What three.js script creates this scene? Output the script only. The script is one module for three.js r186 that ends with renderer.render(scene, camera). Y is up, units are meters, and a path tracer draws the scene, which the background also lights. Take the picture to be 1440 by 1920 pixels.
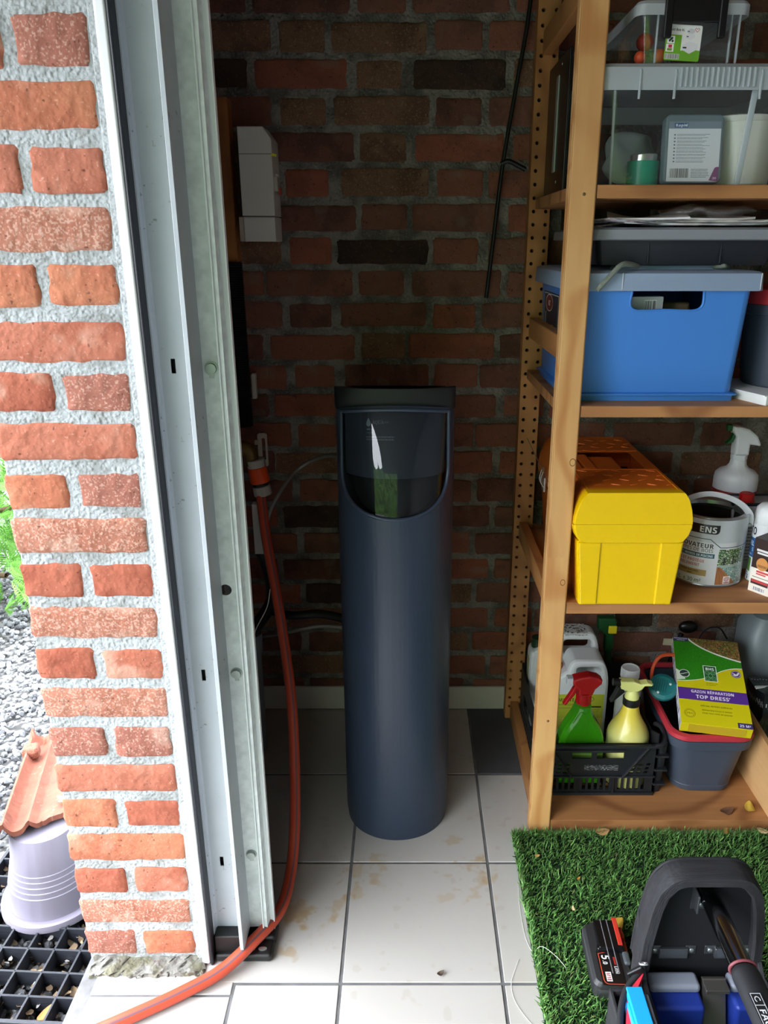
import * as THREE from 'three';
import { RoundedBoxGeometry } from 'three/addons/geometries/RoundedBoxGeometry.js';
import { mergeGeometries, toCreasedNormals } from 'three/addons/utils/BufferGeometryUtils.js';
import { Brush, Evaluator, SUBTRACTION } from 'three-bvh-csg';

// ---------- camera, sky, exposure ----------
const scene = new THREE.Scene();
const camera = new THREE.PerspectiveCamera(2 * Math.atan(960 / 1457) * 180 / Math.PI, 1440 / 1920, 0.05, 200);
camera.position.set(0, 1.44, 0);
camera.rotation.x = -19.08 * Math.PI / 180;
camera.setViewOffset(1440, 1920, -45, 0, 1440, 1920);      // the lens sits a little off centre
scene.add(camera);
const EXPOSURE = 14.5;
const SKY = [0.93, 0.98, 1.06];
{ // an even overcast sky, a little brighter overhead
  const w = 256, h = 128, d = new Float32Array(w * h * 4);
  for (let y = 0; y < h; y++) for (let x = 0; x < w; x++) {
    const el = (y + 0.5) / h * Math.PI - Math.PI / 2, s = Math.max(0, Math.sin(el));
    const c = 0.92 + 0.05 * Math.sin(x / w * Math.PI * 4 + Math.sin(el * 5)) * Math.cos(el), L = (0.75 + 0.75 * s) * c, k = (y * w + x) * 4;
    d[k] = L * SKY[0]; d[k + 1] = L * SKY[1]; d[k + 2] = L * SKY[2]; d[k + 3] = 1;
  }
  const t = new THREE.DataTexture(d, w, h, THREE.RGBAFormat, THREE.FloatType);
  t.mapping = THREE.EquirectangularReflectionMapping; t.magFilter = t.minFilter = THREE.LinearFilter; t.needsUpdate = true;
  scene.background = t; scene.environment = t;
}

// ---------- helpers ----------
const V = (x, y, z) => new THREE.Vector3(x, y, z), PI = Math.PI;
const rng = (seed) => () => { seed = (seed + 0x6d2b79f5) | 0; let t = Math.imul(seed ^ (seed >>> 15), 1 | seed); t = (t + Math.imul(t ^ (t >>> 7), 61 | t)) ^ t; return ((t ^ (t >>> 14)) >>> 0) / 4294967296; };
const R = rng(7), rr = (a, b, f = R) => a + (b - a) * f(), clamp = (x, a = 0, b = 1) => Math.min(b, Math.max(a, x)), lerp = (a, b, t) => a + (b - a) * t;
const sm = (a, b, x) => { const t = clamp((x - a) / (b - a)); return t * t * (3 - 2 * t); };
const hash = (x, y, s) => { let h = Math.imul(x, 374761393) ^ Math.imul(y, 668265263) ^ Math.imul(s + 11, 1442695041); h = Math.imul(h ^ (h >>> 13), 1274126177); return ((h ^ (h >>> 16)) >>> 0) / 4294967296; };
function vn(x, y, p, s) {                                    // value noise, repeats every p cells
  const xi = Math.floor(x), yi = Math.floor(y), fx = x - xi, fy = y - yi, u = fx * fx * (3 - 2 * fx), v = fy * fy * (3 - 2 * fy), m = (a) => ((a % p) + p) % p;
  const a = hash(m(xi), m(yi), s), b = hash(m(xi + 1), m(yi), s), c = hash(m(xi), m(yi + 1), s), d = hash(m(xi + 1), m(yi + 1), s);
  return lerp(lerp(a, b, u), lerp(c, d, u), v);
}
const fbm = (u, v, f, o, s) => { let a = 0, k = 0.5, n = 0; for (let i = 0; i < o; i++) { a += k * vn(u * f, v * f, f, s + i); n += k; k *= 0.5; f *= 2; } return a / n; };
function dtex(w, h, fn, srgb = true) {
  const d = new Uint8Array(w * h * 4);
  for (let y = 0; y < h; y++) for (let x = 0; x < w; x++) { const c = fn((x + 0.5) / w, (y + 0.5) / h), k = (y * w + x) * 4; for (let i = 0; i < 3; i++) d[k + i] = clamp(Array.isArray(c) ? c[i] : c, 0, 255); d[k + 3] = 255; }
  const t = new THREE.DataTexture(d, w, h); t.wrapS = t.wrapT = THREE.RepeatWrapping; t.magFilter = t.minFilter = THREE.LinearFilter; if (srgb) t.colorSpace = THREE.SRGBColorSpace; t.needsUpdate = true; return t;
}
const mix3 = (a, b, t) => [lerp(a[0], b[0], t), lerp(a[1], b[1], t), lerp(a[2], b[2], t)];
function ctex(w, h, draw) { const c = document.createElement('canvas'); c.width = w; c.height = h; const g = c.getContext('2d'); draw(g, w, h); const t = new THREE.CanvasTexture(c); t.colorSpace = THREE.SRGBColorSpace; return t; }
const mat = (color, roughness = 0.6, o = {}) => new THREE.MeshStandardMaterial({ color, roughness, ...o });
const phys = (color, roughness = 0.3, o = {}) => new THREE.MeshPhysicalMaterial({ color, roughness, ...o });
const bump = dtex(256, 256, (u, v) => 255 * fbm(u, v, 16, 4, 3), false);
const fine = dtex(256, 256, (u, v) => 255 * fbm(u, v, 64, 2, 9), false);

function merge(list) {
  const L = list.map((g) => { const n = g.index ? g.toNonIndexed() : g.clone(); for (const k of Object.keys(n.attributes)) if (!['position', 'normal', 'uv'].includes(k)) n.deleteAttribute(k); if (!n.attributes.uv) n.setAttribute('uv', new THREE.BufferAttribute(new Float32Array(n.attributes.position.count * 2), 2)); return n; });
  return mergeGeometries(L);
}
const box = (x0, x1, y0, y1, z0, z1, r = 0.002) => { const w = Math.abs(x1 - x0), h = Math.abs(y1 - y0), d = Math.abs(z1 - z0); return (r > 0 ? new RoundedBoxGeometry(w, h, d, 2, Math.min(r, w / 2.1, h / 2.1, d / 2.1)) : new THREE.BoxGeometry(w, h, d)).translate((x0 + x1) / 2, (y0 + y1) / 2, (z0 + z1) / 2); };
const lathe = (p, n = 40) => new THREE.LatheGeometry(p.map(([r, y]) => new THREE.Vector2(r, y)), n);
const crease = (g, a = 0.6) => toCreasedNormals(g, a);
const tube = (pts, r, n = 60, k = 10, closed = false) => new THREE.TubeGeometry(new THREE.CatmullRomCurve3(pts.map((p) => V(...p)), closed), n, r, k, closed);
const cyl = (r0, r1, h, x, y, z, n = 24) => new THREE.CylinderGeometry(r1, r0, h, n).translate(x, y + h / 2, z);
function extr(pts, depth, bevel = 0, holes = []) {
  const s = pts instanceof THREE.Shape ? pts : new THREE.Shape(pts.map(([x, y]) => new THREE.Vector2(x, y)));
  for (const h of holes) s.holes.push(h instanceof THREE.Path ? h : new THREE.Path(h.map(([x, y]) => new THREE.Vector2(x, y))));
  return new THREE.ExtrudeGeometry(s, { depth, bevelEnabled: bevel > 0, bevelThickness: bevel, bevelSize: bevel, bevelOffset: -bevel, bevelSegments: 2, curveSegments: 10 });
}
function rrect(x0, x1, y0, y1, r, Cls = THREE.Shape) { const s = new Cls(); s.moveTo(x0 + r, y0); s.lineTo(x1 - r, y0); s.quadraticCurveTo(x1, y0, x1, y0 + r); s.lineTo(x1, y1 - r); s.quadraticCurveTo(x1, y1, x1 - r, y1); s.lineTo(x0 + r, y1); s.quadraticCurveTo(x0, y1, x0, y1 - r); s.lineTo(x0, y0 + r); s.quadraticCurveTo(x0, y0, x0 + r, y0); return s; }
const hole = (x0, x1, y0, y1, r) => rrect(x0, x1, y0, y1, r, THREE.Path);
function ring(w, d, r, y, cx = 0, cz = 0, n = 6) {           // a rounded rectangle seen from above
  const o = [], a = w / 2 - r, b = d / 2 - r;
  for (const [sx, sz, t0] of [[1, 1, 0], [-1, 1, 1], [-1, -1, 2], [1, -1, 3]]) for (let i = 0; i <= n; i++) { const t = (t0 + i / n) * PI / 2; o.push([cx + sx * a + r * Math.cos(t), y, cz + sz * b + r * Math.sin(t)]); }
  return o;
}
function loft(rings, capA = true, capB = true, angle = 0.6) {
  const n = rings[0].length, p = [], uv = [], ix = [];
  rings.forEach((q, j) => { for (let i = 0; i <= n; i++) { p.push(...q[i % n]); uv.push(i / n, j / (rings.length - 1 || 1)); } });
  for (let j = 0; j + 1 < rings.length; j++) for (let i = 0; i < n; i++) { const a = j * (n + 1) + i, b = a + 1, c = a + n + 1, d = c + 1; ix.push(a, c, b, b, c, d); }
  const cap = (q, flip) => { const c = [0, 1, 2].map((k) => q.reduce((s, v) => s + v[k], 0) / n), at = p.length / 3; p.push(...c); uv.push(0.5, 0.5); q.forEach((v) => { p.push(...v); uv.push(0.5, 0.5); }); for (let i = 0; i < n; i++) { const a = at + 1 + i, b = at + 1 + (i + 1) % n; flip ? ix.push(at, b, a) : ix.push(at, a, b); } };
  if (capA) cap(rings[0], false); if (capB) cap(rings[rings.length - 1], true);
  const g = new THREE.BufferGeometry(); g.setAttribute('position', new THREE.Float32BufferAttribute(p, 3)); g.setAttribute('uv', new THREE.Float32BufferAttribute(uv, 2)); g.setIndex(ix); g.computeVertexNormals();
  return angle ? crease(g, angle) : g;
}
function tub(wt, dt, wb, db, h, r, t = 0.003, base = 0.004) { // an open box with a floor, walls of thickness t
  return loft([ring(wb - 0.006, db - 0.006, r, 0), ring(wb, db, r, 0.003), ring(wt, dt, r, h), ring(wt - 2 * t, dt - 2 * t, Math.max(r - t, 0.001), h), ring(wb - 2 * t, db - 2 * t, Math.max(r - t, 0.001), base)]);
}
function boxUV(g, axis = 'x', s = 1, off = [0, 0]) {          // uv in metres; u runs along the given axis
  const p = g.attributes.position, n = g.attributes.normal, uv = new Float32Array(p.count * 2), A = { x: 0, y: 1, z: 2 }[axis];
  for (let i = 0; i < p.count; i++) {
    const P = [p.getX(i), p.getY(i), p.getZ(i)], N = [n.getX(i), n.getY(i), n.getZ(i)].map(Math.abs), k = N.indexOf(Math.max(...N));
    let a, b; if (k === A) { a = (A + 1) % 3; b = (A + 2) % 3; } else { a = A; b = 3 - A - k; }
    uv[2 * i] = P[a] * s + off[0]; uv[2 * i + 1] = P[b] * s + off[1] + k * 0.37;
  }
  g.setAttribute('uv', new THREE.BufferAttribute(uv, 2)); return g;
}
function jitter(g, amount, freq, seed = 1) {                  // pushes vertices about with smooth noise, the same for vertices that coincide
  const p = g.attributes.position; for (let i = 0; i < p.count; i++) { const x = p.getX(i), y = p.getY(i), z = p.getZ(i), q = (s) => (vn(x * freq + 50 + z * freq * 0.7, y * freq + 50 - z * freq * 0.4, 4096, seed + s) - 0.5) * 2 * amount; p.setXYZ(i, x + q(0), y + q(1), z + q(2)); } g.computeVertexNormals(); return g;
}
const used = {};
const numbered = (n) => { const k = used[n] = (used[n] ?? -1) + 1; return k ? `${n}_${String(k).padStart(3, '0')}` : n; };
function thing(name, label, category, [x, y, z] = [0, 0, 0], turn = 0, group) {
  const o = new THREE.Group(); o.name = numbered(name); o.position.set(x, y, z); o.rotation.y = turn; o.userData = { label, category }; if (group) o.userData.group = group; scene.add(o); return o;
}
function part(parent, name, g, m, label) { const o = new THREE.Mesh(g, m); o.name = name; o.castShadow = o.receiveShadow = true; if (label) o.userData.label = label; parent.add(o); return o; }
function wpart(parent, name, g, m, label) { const b = parent.isMesh ? parent.parent.position : parent.position; return part(parent, name, g.translate(-b.x, -b.y, -b.z), m, label); } // geometry given in the room's own coordinates
function one(name, label, category, g, m, pos, turn = 0, group) { const o = new THREE.Mesh(g, m); o.name = numbered(name); o.castShadow = o.receiveShadow = true; o.position.set(...pos); o.rotation.y = turn; o.userData = { label, category }; if (group) o.userData.group = group; scene.add(o); return o; }
function struct(name, g, m) { const o = g ? new THREE.Mesh(g, m) : new THREE.Group(); o.name = name; o.castShadow = o.receiveShadow = true; o.userData = { kind: 'structure' }; scene.add(o); return o; }
const stuff = (o) => { o.userData.kind = 'stuff'; return o; };
function copies(parent, name, g, m, n, fn) {
  const o = new THREE.InstancedMesh(g, m, n), M = new THREE.Matrix4(), q = new THREE.Quaternion(), e = new THREE.Euler(), c = new THREE.Color();
  for (let i = 0; i < n; i++) { const k = fn(i, c); e.set(...k.rot); q.setFromEuler(e); M.compose(V(...k.pos), q, V(...k.scale)); o.setMatrixAt(i, M); o.setColorAt(i, c); }
  o.name = name; o.userData.kind = 'stuff'; o.castShadow = o.receiveShadow = true; if (parent) parent.add(o); return o;
}
const text = (g, s, x, y, font, fill, align = 'left', max) => { g.font = font; g.fillStyle = fill; g.textAlign = align; g.textBaseline = 'middle'; max ? g.fillText(s, x, y, max) : g.fillText(s, x, y); };
const lines = (g, x, y, w, n, dy, h, fill, seed = 3) => { const f = rng(seed); g.fillStyle = fill; for (let i = 0; i < n; i++) { let a = x; const e = x + w * (0.75 + 0.25 * f()); while (a < e) { const l = 4 + f() * 16; g.fillRect(a, y + i * dy, Math.min(l, e - a), h); a += l + 3; } } };
const bars = (g, x, y, w, h, seed = 5) => { const f = rng(seed); g.fillStyle = '#fff'; g.fillRect(x, y, w, h); g.fillStyle = '#222'; let a = x + 3; while (a < x + w - 4) { const l = 1 + f() * 4; g.fillRect(a, y + 3, l, h - 6); a += l + 1 + f() * 4; } };
const flat = (w, h, t = 0.0006, r = 0.002) => { const g = extr(rrect(-w / 2, w / 2, -h / 2, h / 2, r), t); const p = g.attributes.position, uv = g.attributes.uv; for (let i = 0; i < p.count; i++) uv.setXY(i, p.getX(i) / w + 0.5, p.getY(i) / h + 0.5); return g; }; // a printed slip, its face at +z

// ---------- materials shared by the setting ----------
function brickTex(base, dark, speck, nspeck, seed) {
  return dtex(256, 256, (u, v) => {
    let c = mix3(base, dark, sm(0.42, 0.72, fbm(u, v, 5, 4, seed)) * 0.75 + 0.25 * fbm(u, v, 40, 2, seed + 3));
    const s = fbm(u, v, 96, 2, seed + 9); c = mix3(c, speck, sm(0.95 - nspeck, 1.1 - nspeck, s) * 0.6);
    const pit = fbm(u, v, 40, 2, seed + 20); c = mix3(c, [84, 44, 32], sm(0.82, 0.9, pit) * 0.7);
    const bloom = fbm(u, v, 4, 3, seed + 30); return mix3(c, speck, sm(0.66, 0.85, bloom) * 0.45);
  });
}
const bm = (t, o = {}) => new THREE.MeshStandardMaterial({ map: t, roughness: 0.95, bumpMap: bump, bumpScale: 0.004, ...o });
const brickFront = [
  bm(brickTex([176, 108, 86], [160, 90, 68], [204, 176, 160], 0.2, 1)), bm(brickTex([168, 112, 92], [154, 96, 76], [204, 176, 160], 0.42, 2)),
  bm(brickTex([166, 94, 72], [146, 76, 56], [204, 176, 160], 0.16, 3)), bm(brickTex([180, 114, 84], [168, 98, 72], [204, 176, 160], 0.22, 4)), bm(brickTex([158, 100, 84], [142, 88, 74], [204, 176, 160], 0.36, 5))];
const brickBack = [
  bm(brickTex([150, 98, 78], [118, 80, 66], [150, 130, 112], 0.24, 11), { color: 0xdfe0e4 }), bm(brickTex([162, 100, 78], [132, 84, 68], [158, 136, 116], 0.22, 12), { color: 0xdfe0e4 }), bm(brickTex([136, 86, 70], [104, 68, 58], [150, 130, 112], 0.24, 13), { color: 0xdfe0e4 }),
  bm(brickTex([148, 108, 82], [114, 82, 62], [190, 160, 120], 0.3, 14), { color: 0xdfe0e4 }), bm(brickTex([82, 58, 46], [56, 42, 36], [150, 120, 90], 0.24, 15), { color: 0xdfe0e4 }), bm(brickTex([174, 100, 76], [148, 88, 68], [160, 136, 116], 0.2, 16), { color: 0xdfe0e4 })];
const mortarFront = bm(dtex(512, 512, (u, v) => { const a = fbm(u, v, 110, 3, 41), b = fbm(u, v, 9, 4, 44); return mix3(mix3([170, 175, 177], [146, 149, 148], sm(0.5, 0.75, b)), [128, 128, 124], sm(0.6, 0.85, a) * 0.7); }), { bumpMap: fine, bumpScale: 0.003 });
const mortarBack = bm(dtex(512, 512, (u, v) => { const a = fbm(u, v, 90, 3, 51), b = fbm(u, v, 7, 4, 54); return mix3(mix3([138, 132, 124], [100, 95, 88], sm(0.35, 0.7, b)), [160, 156, 148], sm(0.62, 0.8, a) * 0.5); }), { bumpMap: fine, bumpScale: 0.006 });
const plaster = bm(dtex(128, 128, (u, v) => 92 + 26 * fbm(u, v, 8, 4, 61)), { bumpScale: 0.003 });
const ceilingMat = mat(0x6a5c4c, 0.9);
function woodTex(light, dark, seed, rings = 9) {
  return dtex(512, 256, (u, v) => {
    const w = fbm(u, v, 3, 3, seed) * 0.55 + v, k = Math.abs(((w * rings) % 1) - 0.5) * 2, g = vn(u * 12, v * 160, 4096, seed + 5), n = fbm(u, v, 4, 3, seed + 8);
    return mix3(light, dark, clamp(sm(0.55, 1, k) * 0.6 + g * 0.22 + (n - 0.5) * 0.5));
  });
}
const wood = (t, o = {}) => new THREE.MeshStandardMaterial({ map: t, roughness: 0.62, bumpMap: fine, bumpScale: 0.0006, ...o });
const pine = wood(woodTex([216, 168, 108], [182, 120, 64], 71)), pineShelf = wood(woodTex([182, 128, 78], [126, 78, 42], 75, 7)), pineShaded = wood(woodTex([190, 132, 76], [152, 96, 52], 78));  // back posts and rungs use a darker copy with their shade painted in
const shelfTop = wood(woodTex([186, 150, 112], [138, 104, 74], 82, 5));

// one brick: a face with worn, slightly uneven edges at z = 0 and sides that run back into the mortar
function brickGeo(w, h, d, seed) {
  const f = rng(seed), nx = w > 0.16 ? 12 : 7, ny = 5, xs = [], ys = [], p = [], uv = [], ix = [], ou = f(), ov = f();
  for (let i = 0; i <= nx; i++) xs.push(i === 0 ? 0 : i === nx ? 1 : (i - 0.7) / (nx - 1.4)); for (let j = 0; j <= ny; j++) ys.push(j === 0 ? 0 : j === ny ? 1 : (j - 0.7) / (ny - 1.4));
  const row = nx + 1;
  for (let j = 0; j <= ny; j++) for (let i = 0; i <= nx; i++) {
    const ex = i === 0 || i === nx, ey = j === 0 || j === ny; let x = (xs[i] - 0.5) * w, y = (ys[j] - 0.5) * h, z = (f() - 0.5) * 0.0016;
    if (ex) { x += (f() - 0.5) * 0.0045; z -= 0.004 + f() * 0.002; } if (ey) { y += (f() - 0.5) * 0.004; z -= 0.003 + f() * 0.002; } if (ex && ey) { x *= 0.975; y *= 0.94; }
    p.push(x, y, z); uv.push(x / 0.26 + ou, y / 0.26 + ov);
  }
  for (let j = 0; j < ny; j++) for (let i = 0; i < nx; i++) { const a = j * row + i; ix.push(a, a + 1, a + row, a + 1, a + row + 1, a + row); }
  const rim = []; for (let i = 0; i < nx; i++) rim.push(i); for (let j = 0; j < ny; j++) rim.push(j * row + nx); for (let i = nx; i > 0; i--) rim.push(ny * row + i); for (let j = ny; j > 0; j--) rim.push(j * row);
  const at = p.length / 3; for (const k of rim) for (const z of [p[3 * k + 2], -d]) { p.push(p[3 * k], p[3 * k + 1], z); uv.push(p[3 * k] / 0.26 + ou, (p[3 * k + 1] + z) / 0.26 + ov); }
  for (let i = 0; i < rim.length; i++) { const a = at + 2 * i, b = at + 2 * ((i + 1) % rim.length); ix.push(a, a + 1, b, b, a + 1, b + 1); }
  const g = new THREE.BufferGeometry(); g.setAttribute('position', new THREE.Float32BufferAttribute(p, 3)); g.setAttribute('uv', new THREE.Float32BufferAttribute(uv, 2)); g.setIndex(ix); g.computeVertexNormals(); return g;
}
const LONGB = Array.from({ length: 8 }, (_, i) => brickGeo(0.237, 0.066, 0.03, 100 + i)), SHORTB = Array.from({ length: 8 }, (_, i) => brickGeo(0.118, 0.066, 0.03, 200 + i));
const FULLF = Array.from({ length: 6 }, (_, i) => brickGeo(0.234, 0.063, 0.03, 300 + i)), HALFF = Array.from({ length: 8 }, (_, i) => brickGeo(0.1085, 0.063, 0.03, 400 + i));

// ---------- the setting ----------
const CAN_X = -1.3, CAM_X = 0.2, F = { back: -2.2, left: -0.5, right: 1.9, ceil: 2.42, front: -1.25 };
{ // back wall in Flemish bond
  const w = struct('wall_back', box(-0.7, F.right + 0.1, -0.1, F.ceil + 0.1, F.back - 0.16, F.back - 0.006, 0), mortarBack); boxUV(w.geometry, 'x', 3);
  const f = rng(21), pitch = 0.0842, period = 0.391;
  for (let k = 0; k < 24; k++) {
    const y = 1.967 - (k + 0.5) * pitch; if (y < 0.03) continue;
    for (let i = -2; i < 4; i++) {
      const c = -0.066 + (k % 2 ? 0 : 0) + i * period + (k % 2 ? 0.195 : 0) + rr(-0.008, 0.008, f);
      for (const [g, x] of [[LONGB, c], [SHORTB, c + 0.1955]]) {
        if (x < -0.56 || x > 1.1) continue;
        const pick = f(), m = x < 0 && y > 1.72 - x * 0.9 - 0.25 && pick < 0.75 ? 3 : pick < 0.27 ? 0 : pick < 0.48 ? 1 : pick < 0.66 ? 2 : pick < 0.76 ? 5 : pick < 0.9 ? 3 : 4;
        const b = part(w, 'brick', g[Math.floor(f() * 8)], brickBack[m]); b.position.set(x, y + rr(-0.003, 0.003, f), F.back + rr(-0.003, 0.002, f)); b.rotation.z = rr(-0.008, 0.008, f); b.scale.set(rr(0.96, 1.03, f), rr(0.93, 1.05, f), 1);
      }
    }
  }
  const top = 2.0; for (let i = -2; i < 4; i++) { const b = part(w, 'brick', LONGB[(i + 8) % 8], brickBack[(i + 6) % 3]); b.position.set(0.13 + i * 0.391, 2.0086, F.back); const s = part(w, 'brick', SHORTB[(i + 8) % 8], brickBack[(i + 7) % 3]); s.position.set(0.3255 + i * 0.391, 2.0086, F.back); }
}
{ // the end of the left side wall, seen end on: the brick pier
  const w = struct('wall_left', merge([box(-0.676, -0.438, -0.06, 2.4, F.front - 0.09, F.front - 0.004, 0.004), box(-0.676, F.left, -0.06, 2.4, F.back, F.front - 0.09, 0)]), mortarFront); boxUV(w.geometry, 'x', 3.3);
  const f = rng(31), pitch = 0.0831;
  for (let k = -5; k < 20; k++) {
    const y = 1.668 - (k + 0.5) * pitch;
    const add = (G, x) => { const b = part(w, 'brick', G[Math.floor(f() * G.length)], brickFront[(k % 2 === 0 ? [1, 0, 1, 4, 3] : [2, 0, 3, 4, 0])[Math.floor(f() * 5)]]); b.position.set(x, y + rr(-0.0025, 0.0025, f), F.front + rr(-0.0015, 0.002, f)); b.rotation.z = rr(-0.01, 0.01, f); b.scale.set(rr(0.975, 1.01, f), rr(0.95, 1.04, f), 1); };
    if (k % 2 === 0) add(FULLF, -0.5645); else { add(HALFF, -0.626); add(HALFF, -0.5035); }
  }
  // the rough mortar fillet beside the frame and the mossy footing
  const fil = boxUV(jitter(box(-0.447, -0.432, 0.0, 2.4, F.front - 0.03, F.front + 0.002, 0.003), 0.0015, 60, 5), 'y', 4); part(w, 'mortar_fillet', fil, mortarFront);
  const foot = new THREE.BoxGeometry(0.236, 0.024, 0.058, 90, 8, 24).translate(-0.545, -0.004, F.front + 0.012); jitter(foot, 0.004, 130, 8); jitter(foot, 0.004, 50, 12);
  part(w, 'mortar_footing', boxUV(foot, 'x', 4), bm(dtex(256, 256, (u, v) => mix3(mix3([150, 150, 144], [104, 104, 98], fbm(u, v, 40, 4, 91)), [98, 96, 68], sm(0.5, 0.72, fbm(u, v, 5, 3, 95)) * 0.6)), { bumpScale: 0.008 }));
}
// unseen side wall and roof added to shade the bay; open left, house front beyond
struct('wall_right', boxUV(box(1.85, 2.0, -0.1, F.ceil + 0.1, F.back - 0.16, 2.4, 0), 'z', 2), plaster);
struct('ceiling', box(-0.676, 2.0, F.ceil, F.ceil + 0.12, F.back - 0.16, F.front - 0.2, 0), ceilingMat);
struct('added_canopy_1', box(CAN_X, 2.0, 2.2, 2.34, F.front, 2.4, 0), ceilingMat);  // canopy roof over the camera, added to cut off the overhead sky
struct('wall_front', boxUV(box(-0.676, 2.0, 2.05, 3.4, F.front - 0.2, F.front, 0.004), 'x', 3), bm(brickTex([200, 108, 80], [180, 88, 60], [230, 210, 200], 0.3, 6)));
struct('added_wall_camera_side', boxUV(box(CAM_X, 2.0, -0.1, 2.34, 2.4, 2.55, 0), 'x', 3), plaster);  // added out of view behind the camera to close off light
// floor: grout bed and square tiles
const stain = dtex(1024, 1024, (u, v) => {
  const x = u * 2.4 - 0.8, z = -2.4 + v * 2.4; let c = mix3([190, 187, 182], [179, 174, 167], fbm(u, v, 9, 5, 101));
  c = mix3(c, [170, 160, 148], sm(0.76, 0.84, fbm(u, v, 90, 2, 104)) * 0.4); c = mix3(c, [176, 162, 140], sm(0.62, 0.85, fbm(u, v, 14, 4, 107)) * 0.35);
  for (const [sx, sz, r, s] of [[-0.24, -1.38, 0.022, 0.75], [-0.16, -1.395, 0.02, 0.6], [-0.205, -1.335, 0.026, 0.45], [-0.245, -1.27, 0.016, 0.7], [-0.1, -1.49, 0.03, 0.55], [-0.12, -1.44, 0.02, 0.5], [0.16, -1.515, 0.02, 0.6], [0.165, -1.47, 0.03, 0.5], [0.2, -1.47, 0.014, 0.45], [0.1, -1.42, 0.015, 0.4], [0.115, -1.6, 0.012, 0.55], [-0.165, -1.29, 0.012, 0.5]]) {
    const d = Math.hypot(x - sx, z - sz) / r, n = fbm(u, v, 110, 3, 113); c = mix3(c, [158, 116, 58], s * sm(1.3, 0.0, d + (n - 0.5) * 6) * 0.45);
  }
  return c;
});
const tileMat = new THREE.MeshPhysicalMaterial({ map: stain, roughness: 0.5, clearcoat: 0.15, clearcoatRoughness: 0.35, bumpMap: bump, bumpScale: 0.0005 });
{
  const fl = struct('floor', box(-0.676, F.right, -0.08, -0.0018, F.back - 0.05, -0.35, 0), bm(dtex(128, 128, (u, v) => 84 + 44 * fbm(u, v, 12, 4, 121)), { bumpScale: 0.002 }));
  boxUV(fl.geometry, 'x', 3);
  const darkTile = new THREE.MeshStandardMaterial({ map: dtex(256, 256, (u, v) => { const a = 70 + 26 * fbm(u, v, 24, 4, 131); return [a, a + 1, a + 4]; }), roughness: 0.75 });
  const uvw = (g) => { const p = g.attributes.position, uv = g.attributes.uv; for (let i = 0; i < p.count; i++) uv.setXY(i, (p.getX(i) + 0.8) / 2.4, (p.getZ(i) + 2.4) / 2.4); return g; };
  const tile = (x0, x1, z0, z1, m = tileMat) => part(fl, 'tile', uvw(box(x0, x1, -0.02, R() * 0.0008, z0, z1, 0.0016)), m, m === darkTile ? 'dark grey slate tile beside the shelf foot' : undefined);
  const X = [-0.4705, -0.1385, 0.1958, 0.5295, 0.863, 1.197, 1.53], Zs = [-2.196, -1.861, -1.524, -1.194, -0.862, -0.53, -0.36], g = 0.0034;
  for (let j = 0; j + 1 < Zs.length; j++) for (let i = 0; i + 1 < X.length; i++) {
    const front = j >= 3; let x0 = X[i] + g, x1 = X[i + 1] - g; if (i === 0 && front) x0 = -0.357 + g; 
    tile(x0, x1, Zs[j] + g, Zs[j + 1] - g, j === 0 && i === 2 ? darkTile : tileMat);
  }
  tile(-0.498, -0.4735, -2.196, -1.42); 
  tile(-0.645, -0.357 - g, -1.168 + g, -0.87); tile(-0.645, -0.357 - g, -1.236, -1.168 - 0.002); tile(-0.645, -0.357 - g, -0.864, -0.4);
}
{ // white tiled plinth along the back wall
  const b = struct('baseboard_back'), m = phys(0xd8d2c6, 0.35);
  for (const [x0, x1] of [[-0.48, -0.17], [-0.166, 0.3145], [0.3185, 0.64], [0.644, 0.97]]) part(b, 'plinth_tile', box(x0, x1, 0.0015, 0.084, F.back + 0.001, F.back + 0.011, 0.003), m);
}

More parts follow.
